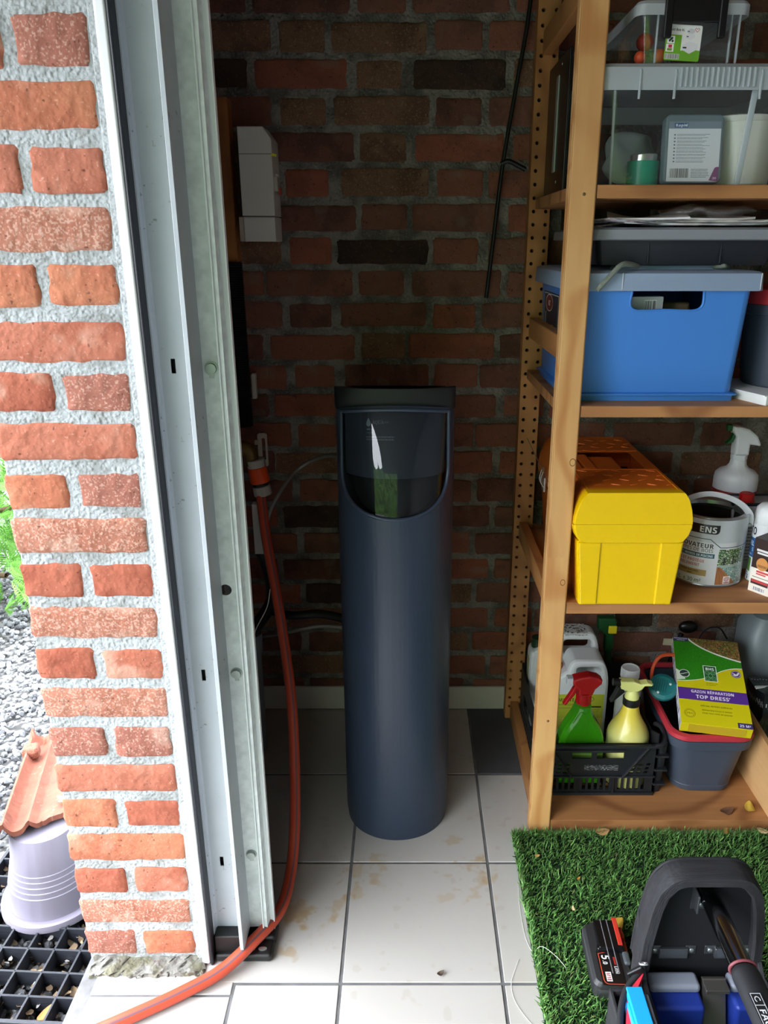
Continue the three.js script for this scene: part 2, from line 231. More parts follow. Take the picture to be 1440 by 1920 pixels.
// ---------- the garage door frame ----------
const galv = new THREE.MeshStandardMaterial({ map: dtex(256, 256, (u, v) => { const a = fbm(u, v, 40, 3, 141), b = fbm(u, v, 5, 3, 143); const k = 216 + 36 * a + 14 * (b - 0.5); return [k - 8, k, k + 1]; }), metalness: 0.08, roughness: 0.5 });
const paintSteel = new THREE.MeshStandardMaterial({ map: dtex(512, 512, (u, v) => { const d = fbm(u, v, 70, 2, 151), e = fbm(u, v, 6, 4, 153); let c = mix3([186, 192, 198], [168, 174, 180], e); return mix3(c, [90, 88, 86], sm(0.8, 0.85, d) * sm(0.4, 0.75, e) * 0.9); }), roughness: 0.42 });
const rubber = mat(0x1b1e26, 0.55), whitePVC = mat(0xf0f1f4, 0.4), blackPl = mat(0x131313, 0.5), boltM = mat(0xc4cccb, 0.32, { metalness: 0.8 });
{
  const d = struct('door_1'), H = 2.3, yb = 0.0;
  const sweep = (pts, y0, y1, t = 0.0022) => { // a folded sheet: outline in plan, swept upwards
    const L = pts.map(([x, z]) => V(x, 0, z)), out = [], n = L.length, off = [];
    for (let i = 0; i < n; i++) { const a = L[Math.max(0, i - 1)], b = L[Math.min(n - 1, i + 1)], dx = b.x - a.x, dz = b.z - a.z, l = Math.hypot(dx, dz) || 1; off.push([-dz / l * t, dx / l * t]); }
    for (let i = 0; i < n; i++) out.push([L[i].x, L[i].z]); for (let i = n - 1; i >= 0; i--) out.push([L[i].x + off[i][0], L[i].z + off[i][1]]);
    const g = new THREE.ExtrudeGeometry(new THREE.Shape(out.map(([x, z]) => new THREE.Vector2(x, -z))), { depth: y1 - y0, bevelEnabled: false }); g.rotateX(-PI / 2).translate(0, y0, 0); return boxUV(g, 'y', 2.2);
  };
  part(d, 'frame_trim', box(-0.4335, -0.4165, 0.004, H, -1.262, -1.236, 0.004), whitePVC, 'bright white plastic cover strip');
  part(d, 'rubber_seal', merge([box(-0.4165, -0.4105, 0.002, H, -1.27, -1.238, 0.002), tube([[-0.4125, 0.002, -1.2385], [-0.4125, 1.1, -1.2385], [-0.4125, H, -1.2385]], 0.0032, 4, 8)]), rubber, 'black rubber lip');
  // painted panel with punched slots
  const ev = new Evaluator(); ev.attributes = ['position', 'normal', 'uv'];
  const cut = (g, list) => { let a = new Brush(g); a.updateMatrixWorld(); for (const c of list) { const b = new Brush(c); b.updateMatrixWorld(); a = ev.evaluate(a, b, SUBTRACTION); } return a.geometry; };
  const slot = (y) => box(-0.3878, -0.3802, y - 0.012, y + 0.012, -1.3, -1.27, 0.001);
  const panel = cut(sweep([[-0.4105, -1.262], [-0.4125, -1.272], [-0.4105, -1.279], [-0.405, -1.2815], [-0.3505, -1.2815], [-0.3485, -1.279], [-0.3485, -1.236], [-0.347, -1.232], [-0.3437, -1.232], [-0.3427, -1.236], [-0.342, -1.295]], 0.05, H), [slot(1.25), slot(0.673), slot(0.235)]);
  part(d, 'frame_panel', panel, paintSteel);
  const y1 = [1.244, 0.669, 0.24], rnd = new THREE.CylinderGeometry(0.011, 0.011, 0.04, 20).rotateX(PI / 2).translate(-0.333, 0.842, -1.295);
  part(d, 'door_track', cut(sweep([[-0.342, -1.295], [-0.3323, -1.2957], [-0.3104, -1.2966], [-0.308, -1.287], [-0.3037, -1.287], [-0.3013, -1.306], [-0.2994, -1.306]], 0.045, H), [rnd]), galv);
  part(d, 'rail_rib', box(-0.3112, -0.308, 0.05, H, -1.297, -1.2815, 0.001), galv);
  part(d, 'frame_flange', merge([box(-0.3013, -0.2918, 0.02, H, -1.31, -1.306, 0.0008), box(-0.2928, -0.2905, 0.02, H, -1.314, -1.3055, 0.0008)]), galv);
  part(d, 'frame_edge', box(-0.2915, -0.2896, 0.02, H, -1.3155, -1.304, 0.0008), whitePVC);
  part(d, 'backing_panel', box(-0.412, -0.345, 0.03, H, -1.335, -1.303, 0.002), mat(0x55585a, 0.6));
  const bolt = merge([new THREE.CylinderGeometry(0.0085, 0.0095, 0.006, 20, 1).rotateX(PI / 2), new THREE.CylinderGeometry(0.0115, 0.0115, 0.0022, 24).rotateX(PI / 2).translate(0, 0, -0.003), box(-0.004, 0.004, -0.0165, -0.011, -0.004, -0.0022, 0.0006)]);
  for (const y of y1) part(d, 'bolt', bolt, mat(0xaab4b0, 0.35, { metalness: 0.5 })).position.set(-0.3255, y, -1.2905);
  part(d, 'frame_foot', merge([box(-0.409, -0.352, 0.001, 0.062, -1.3, -1.252, 0.004), box(-0.408, -0.288, 0.001, 0.021, -1.338, -1.242, 0.007), box(-0.312, -0.286, 0.001, 0.028, -1.335, -1.282, 0.008)]), blackPl, 'black plastic foot of the frame');
  for (const x of [-0.334, -0.309]) part(d, 'foot_screw', new THREE.CylinderGeometry(0.006, 0.006, 0.003, 16).scale(1.5, 1, 0.7).translate(x, 0.0222, -1.258), boltM);
}

// ---------- outside, left of the pier ----------
{
  const gt = dtex(256, 256, (u, v) => { const a = fbm(u, v, 60, 3, 161); return mix3([52, 51, 50], [112, 112, 110], sm(0.35, 0.65, a)); });
  const gr = struct('ground', new THREE.PlaneGeometry(60, 60).rotateX(-PI / 2).translate(0, -0.0802, 0), bm(gt, { bumpScale: 0.01 })); boxUV(gr.geometry, 'x', 1.2);
  const stone = jitter(new THREE.IcosahedronGeometry(1, 0), 0.28, 1.3, 3), f = rng(163), gm = mat(0xffffff, 0.85);
  const gs = copies(null, 'gravel_bed', stone, gm, 15000, (i, c) => {
    const x = -0.7 - Math.pow(f(), 1.2) * 1.9, z = -1.0 - f() * 3.4, s = rr(0.0065, 0.0125, f), k = Math.pow(rr(0.62, 0.98, f), 2.2); c.setRGB(k * 0.31, k * 0.32, k * 0.335); if (f() < 0.14) c.setRGB(0.06, 0.06, 0.066);
    return { pos: [x, -0.078 + f() * 0.014, z], rot: [f() * 6, f() * 6, f() * 6], scale: [s * rr(0.8, 1.4, f), s * 0.75, s] };
  });
  gs.userData = { kind: 'stuff', label: 'bed of pale grey crushed gravel beside the brick pier', category: 'gravel' }; scene.add(gs);
}
{ // conifer: flat ferny sprays
  const t = thing('conifer_shrub', 'bright green feathery conifer growing at the gravel edge', 'shrub', [-1.98, -0.078, -3.1]);
  part(t, 'stem', merge([cyl(0.04, 0.015, 1.5, 0, 0, 0, 8), tube([[0, 0.1, 0], [0.15, 0.2, 0.1], [0.32, 0.22, 0.15]], 0.012, 8, 5), tube([[0, 0.3, 0], [0.2, 0.45, 0.1], [0.36, 0.5, 0.1]], 0.011, 8, 5)]), mat(0x5b4632, 0.9));
  const s = new THREE.BufferGeometry(), p = [], add = (a, b, w) => { const d = V(b[0] - a[0], b[1] - a[1], 0).normalize(), n = V(-d.y, d.x, 0).multiplyScalar(w), m = [(a[0] + b[0]) / 2, (a[1] + b[1]) / 2, 0.002]; p.push(...a, m[0] + n.x, m[1] + n.y, m[2], ...b, ...a, ...b, m[0] - n.x, m[1] - n.y, m[2]); };
  for (let i = 0; i < 9; i++) { const y = i / 9, l = 0.42 * (1 - y) + 0.08; for (const k of [-1, 1]) { add([0, y, 0], [k * l * 0.8, y + l * 0.75, 0.04], 0.035); add([k * l * 0.35, y + l * 0.3, 0.01], [k * l * 0.75, y + l * 0.2, 0.03], 0.025); } } add([0, 0, 0], [0, 1.1, 0], 0.03);
  s.setAttribute('position', new THREE.Float32BufferAttribute(p, 3)); s.computeVertexNormals();
  const f = rng(171), lm = new THREE.MeshStandardMaterial({ color: 0xffffff, roughness: 0.7, side: THREE.DoubleSide });
  copies(t, 'foliage', s, lm, 1500, (i, c) => {
    const a = f() * 2 * PI, h = f(), r = 0.5 * (1 - h * 0.6) * Math.sqrt(rr(0.35, 1, f)), g = rr(0.5, 1, f); c.setRGB(0.16 * g, 0.42 * g, 0.05 * g);
    return { pos: [Math.cos(a) * r, 0.06 + h * 1.5, Math.sin(a) * r], rot: [rr(0.4, 1.7, f), -a + PI / 2 + rr(-0.5, 0.5, f), rr(-0.6, 0.6, f)], scale: Array(3).fill(rr(0.07, 0.15, f)) };
  });
}
{ // hedge across the drive, behind the camera; the dark window of the softener mirrors it
  const t = thing('hedge', 'tall clipped green hedge across the drive', 'hedge', [0, -0.08, 8.5]);
  const g = jitter(new THREE.BoxGeometry(18, 4.2, 1.4, 90, 24, 8).translate(0, 2.1, 0), 0.22, 3.1, 9);
  part(t, 'leaf_mass', boxUV(g, 'x', 0.5), bm(dtex(256, 256, (u, v) => mix3([34, 62, 22], [104, 140, 60], sm(0.3, 0.75, fbm(u, v, 40, 3, 181)))), { bumpScale: 0.05 }));
}
{ // upturned flowerpot, broken roof tile, paver trays
  const pm = mat(0x7b7684, 0.45), t = thing('flower_pot', 'upturned pale lilac plastic flowerpot with ribbed rings beside the pier', 'flowerpot', [-0.84, -0.03, -1.462]);
  part(t, 'pot_body', crease(lathe([[0.001, 0.213], [0.066, 0.213], [0.0725, 0.21], [0.075, 0.205], [0.0835, 0.125], [0.0855, 0.124], [0.0855, 0.121], [0.0862, 0.112], [0.0882, 0.111], [0.0882, 0.108], [0.089, 0.099], [0.091, 0.098], [0.091, 0.095], [0.092, 0.086], [0.094, 0.085], [0.094, 0.082], [0.095, 0.073], [0.097, 0.072], [0.097, 0.069], [0.1025, 0.014], [0.099, 0.014], [0.072, 0.2], [0.001, 0.206]], 72), 0.5), pm);
  part(t, 'pot_rim', crease(lathe([[0.1, 0.016], [0.1035, 0.018], [0.114, 0.0185], [0.119, 0.016], [0.1205, 0.011], [0.1205, 0.0], [0.118, 0.0], [0.118, 0.012], [0.1, 0.013]], 72), 0.5), pm);
  // roof tile: a flat pan with a rolled edge, resting on the pot
  const tm = new THREE.MeshStandardMaterial({ map: dtex(256, 256, (u, v) => mix3(mix3([142, 84, 64], [120, 66, 50], fbm(u, v, 8, 4, 191)), [170, 130, 112], sm(0.74, 0.86, fbm(u, v, 30, 2, 195)) * 0.4)), roughness: 0.9, bumpMap: bump, bumpScale: 0.002 });
  const rt = thing('roof_tile', 'broken terracotta roof tile lying on the upturned lilac flowerpot', 'roof tile', [-0.875, 0.2, -1.462], 0.3);
  const n = 44, m = 34, p = [], uv = [], ix = [], prof = (u) => { const r = Math.exp(-Math.pow((u - 0.1) / 0.055, 2)) * 0.034 + sm(0.1, 0.0, u) * -0.012, e = Math.exp(-Math.pow((u - 0.34) / 0.05, 2)) * 0.016; return r + e; };
  const jag = rng(197), J = Array.from({ length: n + 1 }, () => jag());
  for (const s of [0, 1]) for (let j = 0; j <= m; j++) for (let i = 0; i <= n; i++) { const u = i / n, v = j / m, f0 = 0.05 - 0.085 * u + 0.006 * J[i]; p.push(-0.06 + u * 0.21, prof(u) - s * 0.013 + (v - 0.1) * -0.06 + sm(0.93, 0.99, v) * 0.014, lerp(f0 + 0.03, -0.36 - 0.02 * J[(i * 7) % n], v)); uv.push(u * 0.9, v * 1.5); }
  const W = n + 1, N2 = W * (m + 1); for (let j = 0; j < m; j++) for (let i = 0; i < n; i++) { const a = j * W + i; ix.push(a, a + 1, a + W, a + 1, a + W + 1, a + W); const b = a + N2; ix.push(b, b + W, b + 1, b + 1, b + W, b + W + 1); }
  const rim = []; for (let i = 0; i < n; i++) rim.push(i); for (let j = 0; j < m; j++) rim.push(j * W + n); for (let i = n; i > 0; i--) rim.push(m * W + i); for (let j = m; j > 0; j--) rim.push(j * W);
  rim.forEach((a, i) => { const b = rim[(i + 1) % rim.length]; ix.push(a, a + N2, b, b, a + N2, b + N2); });
  const g = new THREE.BufferGeometry(); g.setAttribute('position', new THREE.Float32BufferAttribute(p, 3)); g.setAttribute('uv', new THREE.Float32BufferAttribute(uv, 2)); g.setIndex(ix); g.computeVertexNormals(); part(rt, 'tile_pan', crease(g, 0.9), tm);
  part(rt, 'broken_lug', jitter(box(-0.052, -0.012, -0.034, -0.004, -0.3, -0.255, 0.008), 0.004, 60, 3), tm);
  // a dry weed seedling lying on it
  const w = thing('weed_sprig', 'uprooted little weed lying on the terracotta roof tile', 'weed', [-0.802, 0.19, -1.505]), lf = mat(0x7e9a6a, 0.7, { side: THREE.DoubleSide });
  for (let i = 0; i < 6; i++) { const l = part(w, 'leaf', new THREE.SphereGeometry(0.011, 8, 6).scale(1.3, 0.18, 0.7).translate(0.011, 0, 0), lf); l.rotation.set(0, i * 1.05, 0.5); l.position.set(0, 0.012, 0); }
  part(w, 'roots', merge(Array.from({ length: 9 }, (_, i) => tube([[0, 0.006, 0.004], [rr(-0.012, 0.014), 0.004, 0.014], [rr(-0.026, 0.02), 0.003, rr(0.02, 0.036)]], 0.0008, 6, 4))), mat(0x5c4a3c, 0.9));
  part(w, 'stalk', merge([tube([[0, 0.01, 0], [-0.006, 0.014, -0.03], [0.004, 0.012, -0.055]], 0.0009, 10, 5), tube([[-0.05, 0.03, -0.075], [-0.02, 0.026, -0.072], [0.01, 0.02, -0.076]], 0.0012, 10, 5)]), mat(0xb09a5a, 0.8));
  // moss cushion in the gravel
  one('moss_cushion', 'small green moss cushion in the pale gravel', 'moss', jitter(new THREE.SphereGeometry(0.034, 24, 14).scale(1.2, 0.55, 0.9), 0.006, 90, 4), mat(0x5d7a1e, 0.95), [-0.985, -0.062, -1.98]);
}
{ // black grass paver trays; the open cells of each are walls on a thin rim
  const pm = new THREE.MeshStandardMaterial({ color: 0x23262e, roughness: 0.55, bumpMap: bump, bumpScale: 0.0006 });
  const mk = (label, nx, nz, cw, cd, pos) => {
    const t = thing('grass_paver', label, 'paving grid', pos, 0.0, 'black plastic paving grids left of the pier'), h = 0.042;
    t.rotation.y = -0.05;
    const W = nx * cw, D = nz * cd; 
    part(t, 'outer_frame', merge([box(-W - 0.004, 0.004, 0, h, -0.005, 0.004, 0.0015), box(-W - 0.004, 0.004, 0, h, -D - 0.004, -D + 0.004, 0.0015), box(-0.004, 0.005, 0, h, -D, 0, 0.0015), box(-W - 0.005, -W + 0.004, 0, h, -D, 0, 0.0015)]), pm);
    for (let i = 1; i < nx; i++) part(t, 'cell_wall', box(-i * cw - 0.0025, -i * cw + 0.0025, 0.002, h - 0.001, -D, 0, 0.001), pm);
    for (let j = 1; j < nz; j++) part(t, 'cell_wall', box(-W, 0, 0.002, h - 0.001, -j * cd - 0.0025, -j * cd + 0.0025, 0.001), pm);
    part(t, 'lower_grid', merge([...Array.from({ length: nx }, (_, i) => box(-i * cw - 0.016, -i * cw, 0.001, 0.01, -D, 0, 0)), ...Array.from({ length: nz }, (_, j) => box(-W, 0, 0.001, 0.01, -j * cd - 0.013, -j * cd, 0))]), pm);
    part(t, 'joining_clip', box(-W * 0.28 - 0.018, -W * 0.28 + 0.01, 0.002, 0.03, 0.003, 0.018, 0.002), pm); return t;
  };
  mk('black plastic paving grid with open cells touching the white threshold', 6, 5, 0.0585, 0.056, [-0.668, -0.066, -1.125]);
  mk('black plastic paving grid further back under the lilac flowerpot', 6, 6, 0.0585, 0.056, [-0.676, -0.066, -1.436]);
  const f = rng(211), lm = new THREE.MeshStandardMaterial({ color: 0xffffff, roughness: 0.9, side: THREE.DoubleSide }), lg = jitter(new THREE.CircleGeometry(1, 7), 0.25, 1.1, 2);
  const lit = copies(null, 'leaf_litter', lg, lm, 900, (i, c) => { const k = rr(0.25, 1, f); c.setRGB(0.32 * k, 0.22 * k, 0.13 * k); if (f() < 0.2) c.setRGB(0.34, 0.32, 0.3); const s = rr(0.004, 0.012, f); return { pos: [rr(-1.05, -0.655, f), rr(-0.078, -0.045, f), rr(-1.72, -1.06, f)], rot: [rr(-2.2, -0.9, f), rr(-0.6, 0.6, f), f() * 6], scale: [s, s * rr(0.5, 1, f), s] }; });
  lit.userData = { kind: 'stuff', label: 'dead leaf crumbs and chippings in the paving grid cells', category: 'leaf litter' }; scene.add(lit);
}

// ---------- water softener ----------
const navy = new THREE.MeshPhysicalMaterial({ color: 0x303b4f, roughness: 0.38, clearcoat: 0.0, bumpMap: fine, bumpScale: 0.0003 });
{
  const t = thing('water_softener', 'tall dark blue-grey water softener column with a curved clear window', 'water softener', [-0.029, 0, -1.732]);
  const hw = 0.134, yB = 0.868, yT = 1.086, zb = -0.26;
  const bulge = (y) => (0.134 - 0.074 * Math.pow(clamp((y - 0.83) / 0.264), 1.7)) - 0.002 * sm(0.03, 0, y), lift = (y) => 0.012 * sm(0.98, 1.086, y);
  const P = (a, y, o = 0) => { const b = bulge(y); return [Math.sin(a) * (hw + o * 0.98 - 0.003 * sm(0.03, 0, y)), y + lift(y) * Math.cos(a) ** 2, Math.pow(Math.max(Math.cos(a), 0), 0.92) * (b + o)]; };
  const half = (y) => { const k = clamp((0.975 - y) / (0.975 - yB)); return 1.09 * Math.pow(Math.max(1 - Math.pow(k, 2.3), 0), 1 / 2.1); }; // half angle of the window opening
  // body: front skin with the window left open, then flat sides and back
  const na = 120, ny = 170, p = [], uv = [], ix = [], ys = Array.from({ length: ny + 1 }, (_, j) => { const v = j / ny; return v < 0.35 ? 0.84 * v / 0.35 : lerp(0.84, 1.094, (v - 0.35) / 0.65); });
  for (const y of ys) for (let i = 0; i <= na; i++) { const a = (i / na - 0.5) * PI; p.push(...P(a, y)); uv.push(i / na, y); }
  for (let j = 0; j < ny; j++) for (let i = 0; i < na; i++) { const a = (i + 0.5) / na * PI - PI / 2, y = (ys[j] + ys[j + 1]) / 2; if (y > yB && y < yT && Math.abs(a) < half(y)) continue; const k = j * (na + 1) + i; ix.push(k, k + 1, k + na + 1, k + 1, k + na + 2, k + na + 1); }
  const at = p.length / 3, side = [[-hw, 0], [-hw, zb + 0.02], [-hw + 0.02, zb], [hw - 0.02, zb], [hw, zb + 0.02], [hw, 0]];
  for (const y of [0.0, 0.06, 1.094]) for (const [x, z] of side) { p.push(x * (1 - 0.045 * sm(0.06, 0, y)), y, z); uv.push(x, y); }
  for (let j = 0; j < 2; j++) for (let i = 0; i < 5; i++) { const k = at + j * 6 + i; ix.push(k, k + 6, k + 1, k + 1, k + 6, k + 7); }
  const g = new THREE.BufferGeometry(); g.setAttribute('position', new THREE.Float32BufferAttribute(p, 3)); g.setAttribute('uv', new THREE.Float32BufferAttribute(uv, 2)); g.setIndex(ix); g.computeVertexNormals();
  part(t, 'column', crease(g, 1.0), navy);
  const patch = (y0, y1, o, wide = 0, n = 60, m = 40) => { const q = [], w = [], id = []; for (let j = 0; j <= m; j++) { const y = lerp(y0, y1, j / m), h = Math.min(half(clamp(y, yB + 0.0004, yT)) + wide, 1.5); for (let i = 0; i <= n; i++) { q.push(...P((i / n * 2 - 1) * h, y, o)); w.push(i / n, j / m); } } for (let j = 0; j < m; j++) for (let i = 0; i < n; i++) { const k = j * (n + 1) + i; id.push(k, k + 1, k + n + 1, k + 1, k + n + 2, k + n + 1); } const G = new THREE.BufferGeometry(); G.setAttribute('position', new THREE.Float32BufferAttribute(q, 3)); G.setAttribute('uv', new THREE.Float32BufferAttribute(w, 2)); G.setIndex(id); G.computeVertexNormals(); return G; };
  const label = ctex(1024, 512, (c, w, h) => {
    c.fillStyle = '#2f343d'; c.fillRect(0, 0, w, h); c.fillStyle = '#9aa0a8'; c.beginPath(); c.moveTo(292, 62); c.quadraticCurveTo(262, 108, 276, 120); c.quadraticCurveTo(292, 132, 308, 120); c.quadraticCurveTo(322, 108, 292, 62); c.fill();
    text(c, 'AQUA', 326, 98, '34px serif', '#8f959d'); text(c, 'one', 424, 98, '24px sans-serif', '#757b84'); c.fillStyle = '#8f959d'; c.fillRect(276, 142, 34, 8); lines(c, 272, 168, 60, 1, 10, 7, '#6c727b'); lines(c, 272, 196, 300, 2, 18, 9, '#70767f', 8);
  });
  const door = { side: THREE.DoubleSide };
  part(t, 'inner_panel', patch(0.952, 1.086, -0.012, 0.06), new THREE.MeshStandardMaterial({ map: label, roughness: 0.5, ...door }), 'grey printed band behind the clear window');
  part(t, 'inner_well', patch(yB - 0.004, 0.953, -0.03, 0.12), mat(0x030305, 0.7, door), 'black hollow seen through the lower window');
  part(t, 'window', patch(yB + 0.0005, yT, -0.001), new THREE.MeshPhysicalMaterial({ color: 0xdfe6ee, roughness: 0.02, transmission: 1, thickness: 0, ior: 1.5, side: THREE.DoubleSide }), 'curved clear cover over the top of the column');
  const rim = []; for (let j = 0; j <= 60; j++) { const y = lerp(yT, yB, Math.sin(j / 60 * PI / 2)); rim.push(P(-half(Math.max(y, yB + 1e-6)), y, 0.0005)); } for (let j = 59; j >= 0; j--) { const y = lerp(yT, yB, Math.sin(j / 60 * PI / 2)); rim.push(P(half(Math.max(y, yB + 1e-6)), y, 0.0005)); } for (let i = 1; i < 20; i++) rim.push(P(lerp(half(yT), -half(yT), i / 20), yT, 0.0005));
  part(t, 'window_rim', tube(rim, 0.0042, 240, 8, true), phys(0x39445a, 0.3));
  // cap: blackish lid that slopes down to the back
  const cap = (y, s, dy) => { const o = []; for (let i = 0; i <= 24; i++) { const a = (i / 24 - 0.5) * PI; const q = P(a, 1.094); o.push([Math.sin(a) * hw * s, y, Math.pow(Math.cos(a), 0.6) * 0.03 * s + 0.012 * Math.cos(a) + 0.004]); } o.push([hw * s, y - dy, zb + 0.02], [hw * s - 0.02, y - dy, zb], [-hw * s + 0.02, y - dy, zb], [-hw * s, y - dy, zb + 0.02]); return o; };
  part(t, 'cap', loft([cap(1.09, 0.99, 0), cap(1.094, 1.012, 0), cap(1.1385, 1.014, 0.09), cap(1.14, 1.004, 0.092)], true, true, 0.5), phys(0x101114, 0.5), 'black lid on top of the column');
}

// ---------- services on the left ----------
const steelBraid = mat(0x9a948c, 0.35, { metalness: 0.7, bumpMap: fine, bumpScale: 0.001 }), blackRib = mat(0x08080a, 0.6), greyPlast = mat(0x9c968c, 0.5), brassM = mat(0x7a6238, 0.45, { metalness: 0.6 });
{
  const t = one('wall_batten', 'upright orange-brown wooden plank fixed behind the white fuse box', 'plank', boxUV(box(-0.026, 0.026, 0, 0.388, -0.024, 0.024, 0.003), 'y', 1), wood(woodTex([186, 118, 60], [140, 82, 38], 221)), [-0.4735, 1.394, -2.173]);
  const b = thing('fuse_box', 'white wall fuse box with a yellow tag and switches on its side', 'fuse box', [-0.372, 1.444, -2.11]), w = mat(0xd9d7cb, 0.45);
  const cs = part(b, 'case', extr([[-0.04, 0.06], [0.041, 0.06], [0.041, 0.235], [0.022, 0.262], [-0.04, 0.262]], 0.1, 0.002).translate(0, 0, -0.06), w);
  part(b, 'lower_cover', box(-0.037, 0.041, 0.0, 0.058, -0.06, 0.045, 0.002), w);
  part(b, 'cable_entry', box(-0.05, -0.036, 0, 0.058, -0.05, 0.04, 0.002), mat(0xb5a696, 0.5));
  part(b, 'mount_plate', box(-0.06, -0.036, 0.02, 0.24, -0.086, -0.04, 0.002), mat(0x4d463c, 0.7));
  part(cs, 'seam', box(-0.0405, 0.0415, 0.2, 0.202, 0.0385, 0.0424, 0), mat(0x8d8b80, 0.6));
  const sw = part(b, 'switch_block', box(0.04, 0.049, 0.118, 0.152, -0.02, 0.025, 0.002), mat(0xb9b6a8, 0.5)); part(sw, 'switch_lever', box(0.043, 0.05, 0.152, 0.158, 0.0, 0.02, 0.001), mat(0xf2f0e6, 0.4)); part(sw, 'red_switch', box(0.046, 0.053, 0.112, 0.126, -0.02, 0.01, 0.001), mat(0xa6402c, 0.5));
  part(cs, 'yellow_tag', box(-0.0, 0.013, -0.003, 0.003, -0.0006, 0.0006, 0.0003).rotateZ(-0.25).translate(0.04, 0.2, 0.043), mat(0xd8e03a, 0.6));
}
{ // black ribbed conduit down from the plank
  const ring = []; for (let i = 0; i <= 150; i++) { const y = i / 150 * 0.44; ring.push([0.024 + (i % 2 ? 0.003 : 0), y]); } ring.unshift([0.001, 0]); ring.push([0.001, 0.44]);
  one('ribbed_conduit', 'black ribbed conduit running down below the wooden plank', 'conduit', crease(lathe(ring, 28), 0.3), blackRib, [-0.464, 0.952, -2.155]);
  const pl = one('pipe_bracket', 'small white slotted bracket beside the black conduit', 'bracket', merge([box(0, 0.011, 0, 0.07, 0, 0.02, 0.001), ...Array.from({ length: 14 }, (_, i) => box(-0.002, 0.001, i * 0.0048, i * 0.0048 + 0.0022, 0, 0.02, 0))]), mat(0xd8d2c4, 0.5), [-0.4385, 1.0245, -2.199]);
  const p2 = thing('tap_bracket', 'white plastic clip plate behind the grey and orange hose connector', 'bracket', [-0.424, 0.822, -2.1995]);
  part(p2, 'plate', extr(rrect(-0.012, 0.016, 0, 0.1, 0.008), 0.006, 0.0005, [hole(0.0, 0.01, 0.02, 0.085, 0.004)]), mat(0xcfc4b0, 0.5)); part(p2, 'lug', box(-0.02, -0.008, 0.066, 0.08, 0, 0.012, 0.002), mat(0xcfc4b0, 0.5));
  const tap = thing('wall_tap', 'dull brass tap elbow feeding the orange hose connector', 'tap', [-0.434, 0.885, -1.99]);
  part(tap, 'elbow', tube([[-0.055, 0.045, 0], [-0.02, 0.05, 0], [0.015, 0.036, 0], [0.02, 0.0, 0]], 0.019, 30, 14), brassM); part(tap, 'flange', new THREE.CylinderGeometry(0.03, 0.03, 0.012, 24).rotateZ(PI / 2).translate(-0.058, 0.045, 0), brassM);
  const tr = one('cable_trunking', 'short white plastic trunking behind the top of the hose', 'trunking', box(-0.012, 0.02, 0, 0.145, -0.014, 0.014, 0.002), mat(0xd5d2c8, 0.5), [-0.41, 0.63, -2.0]);
  one('drain_pipe', 'grey plastic drain pipe standing in the dark corner', 'pipe', merge([cyl(0.028, 0.028, 0.36, 0, 0.005, 0, 24), cyl(0.033, 0.033, 0.06, 0, 0.33, 0, 24)]), mat(0x77787c, 0.5), [-0.45, 0, -1.98]);
  one('black_waste_hose', 'thick black flexible hose bending down behind the orange hose', 'hose', tube([[-0.41, 0.63, -2.02], [-0.392, 0.55, -2.03], [-0.398, 0.45, -2.06], [-0.44, 0.395, -2.0]], 0.019, 50, 12), blackRib, [0, 0, 0]);
  one('braided_supply_hose', 'thin braided steel hose arching to the window of the softener', 'hose', tube([[-0.162, 0.903, -1.99], [-0.22, 0.9, -2.02], [-0.29, 0.865, -2.04], [-0.345, 0.805, -2.0], [-0.378, 0.74, -1.98], [-0.385, 0.66, -2.0]], 0.0055, 60, 8), steelBraid, [0, 0, 0]);
  one('overflow_hose', 'black corrugated hose entering the lower side of the softener', 'hose', tube([[-0.162, 0.44, -1.96], [-0.25, 0.446, -1.99], [-0.33, 0.435, -2.0], [-0.4, 0.42, -2.06]], 0.0125, 60, 10), mat(0x17181c, 0.5), [0, 0, 0]);
  one('braided_drain_hose', 'braided grey hose just under the black corrugated one', 'hose', tube([[-0.162, 0.417, -1.96], [-0.25, 0.415, -1.975], [-0.33, 0.396, -1.98], [-0.42, 0.36, -2.02], [-0.46, 0.34, -2.06]], 0.0065, 60, 8), steelBraid, [0, 0, 0]);
  one('loose_lead', 'thin pale lead curling beside the frame behind the orange hose', 'lead', tube([[-0.35, 0.61, -1.8], [-0.365, 0.55, -1.82], [-0.4, 0.48, -1.84], [-0.412, 0.45, -1.85]], 0.0014, 30, 5), mat(0xc9c2b2, 0.5), [0, 0, 0]);
}
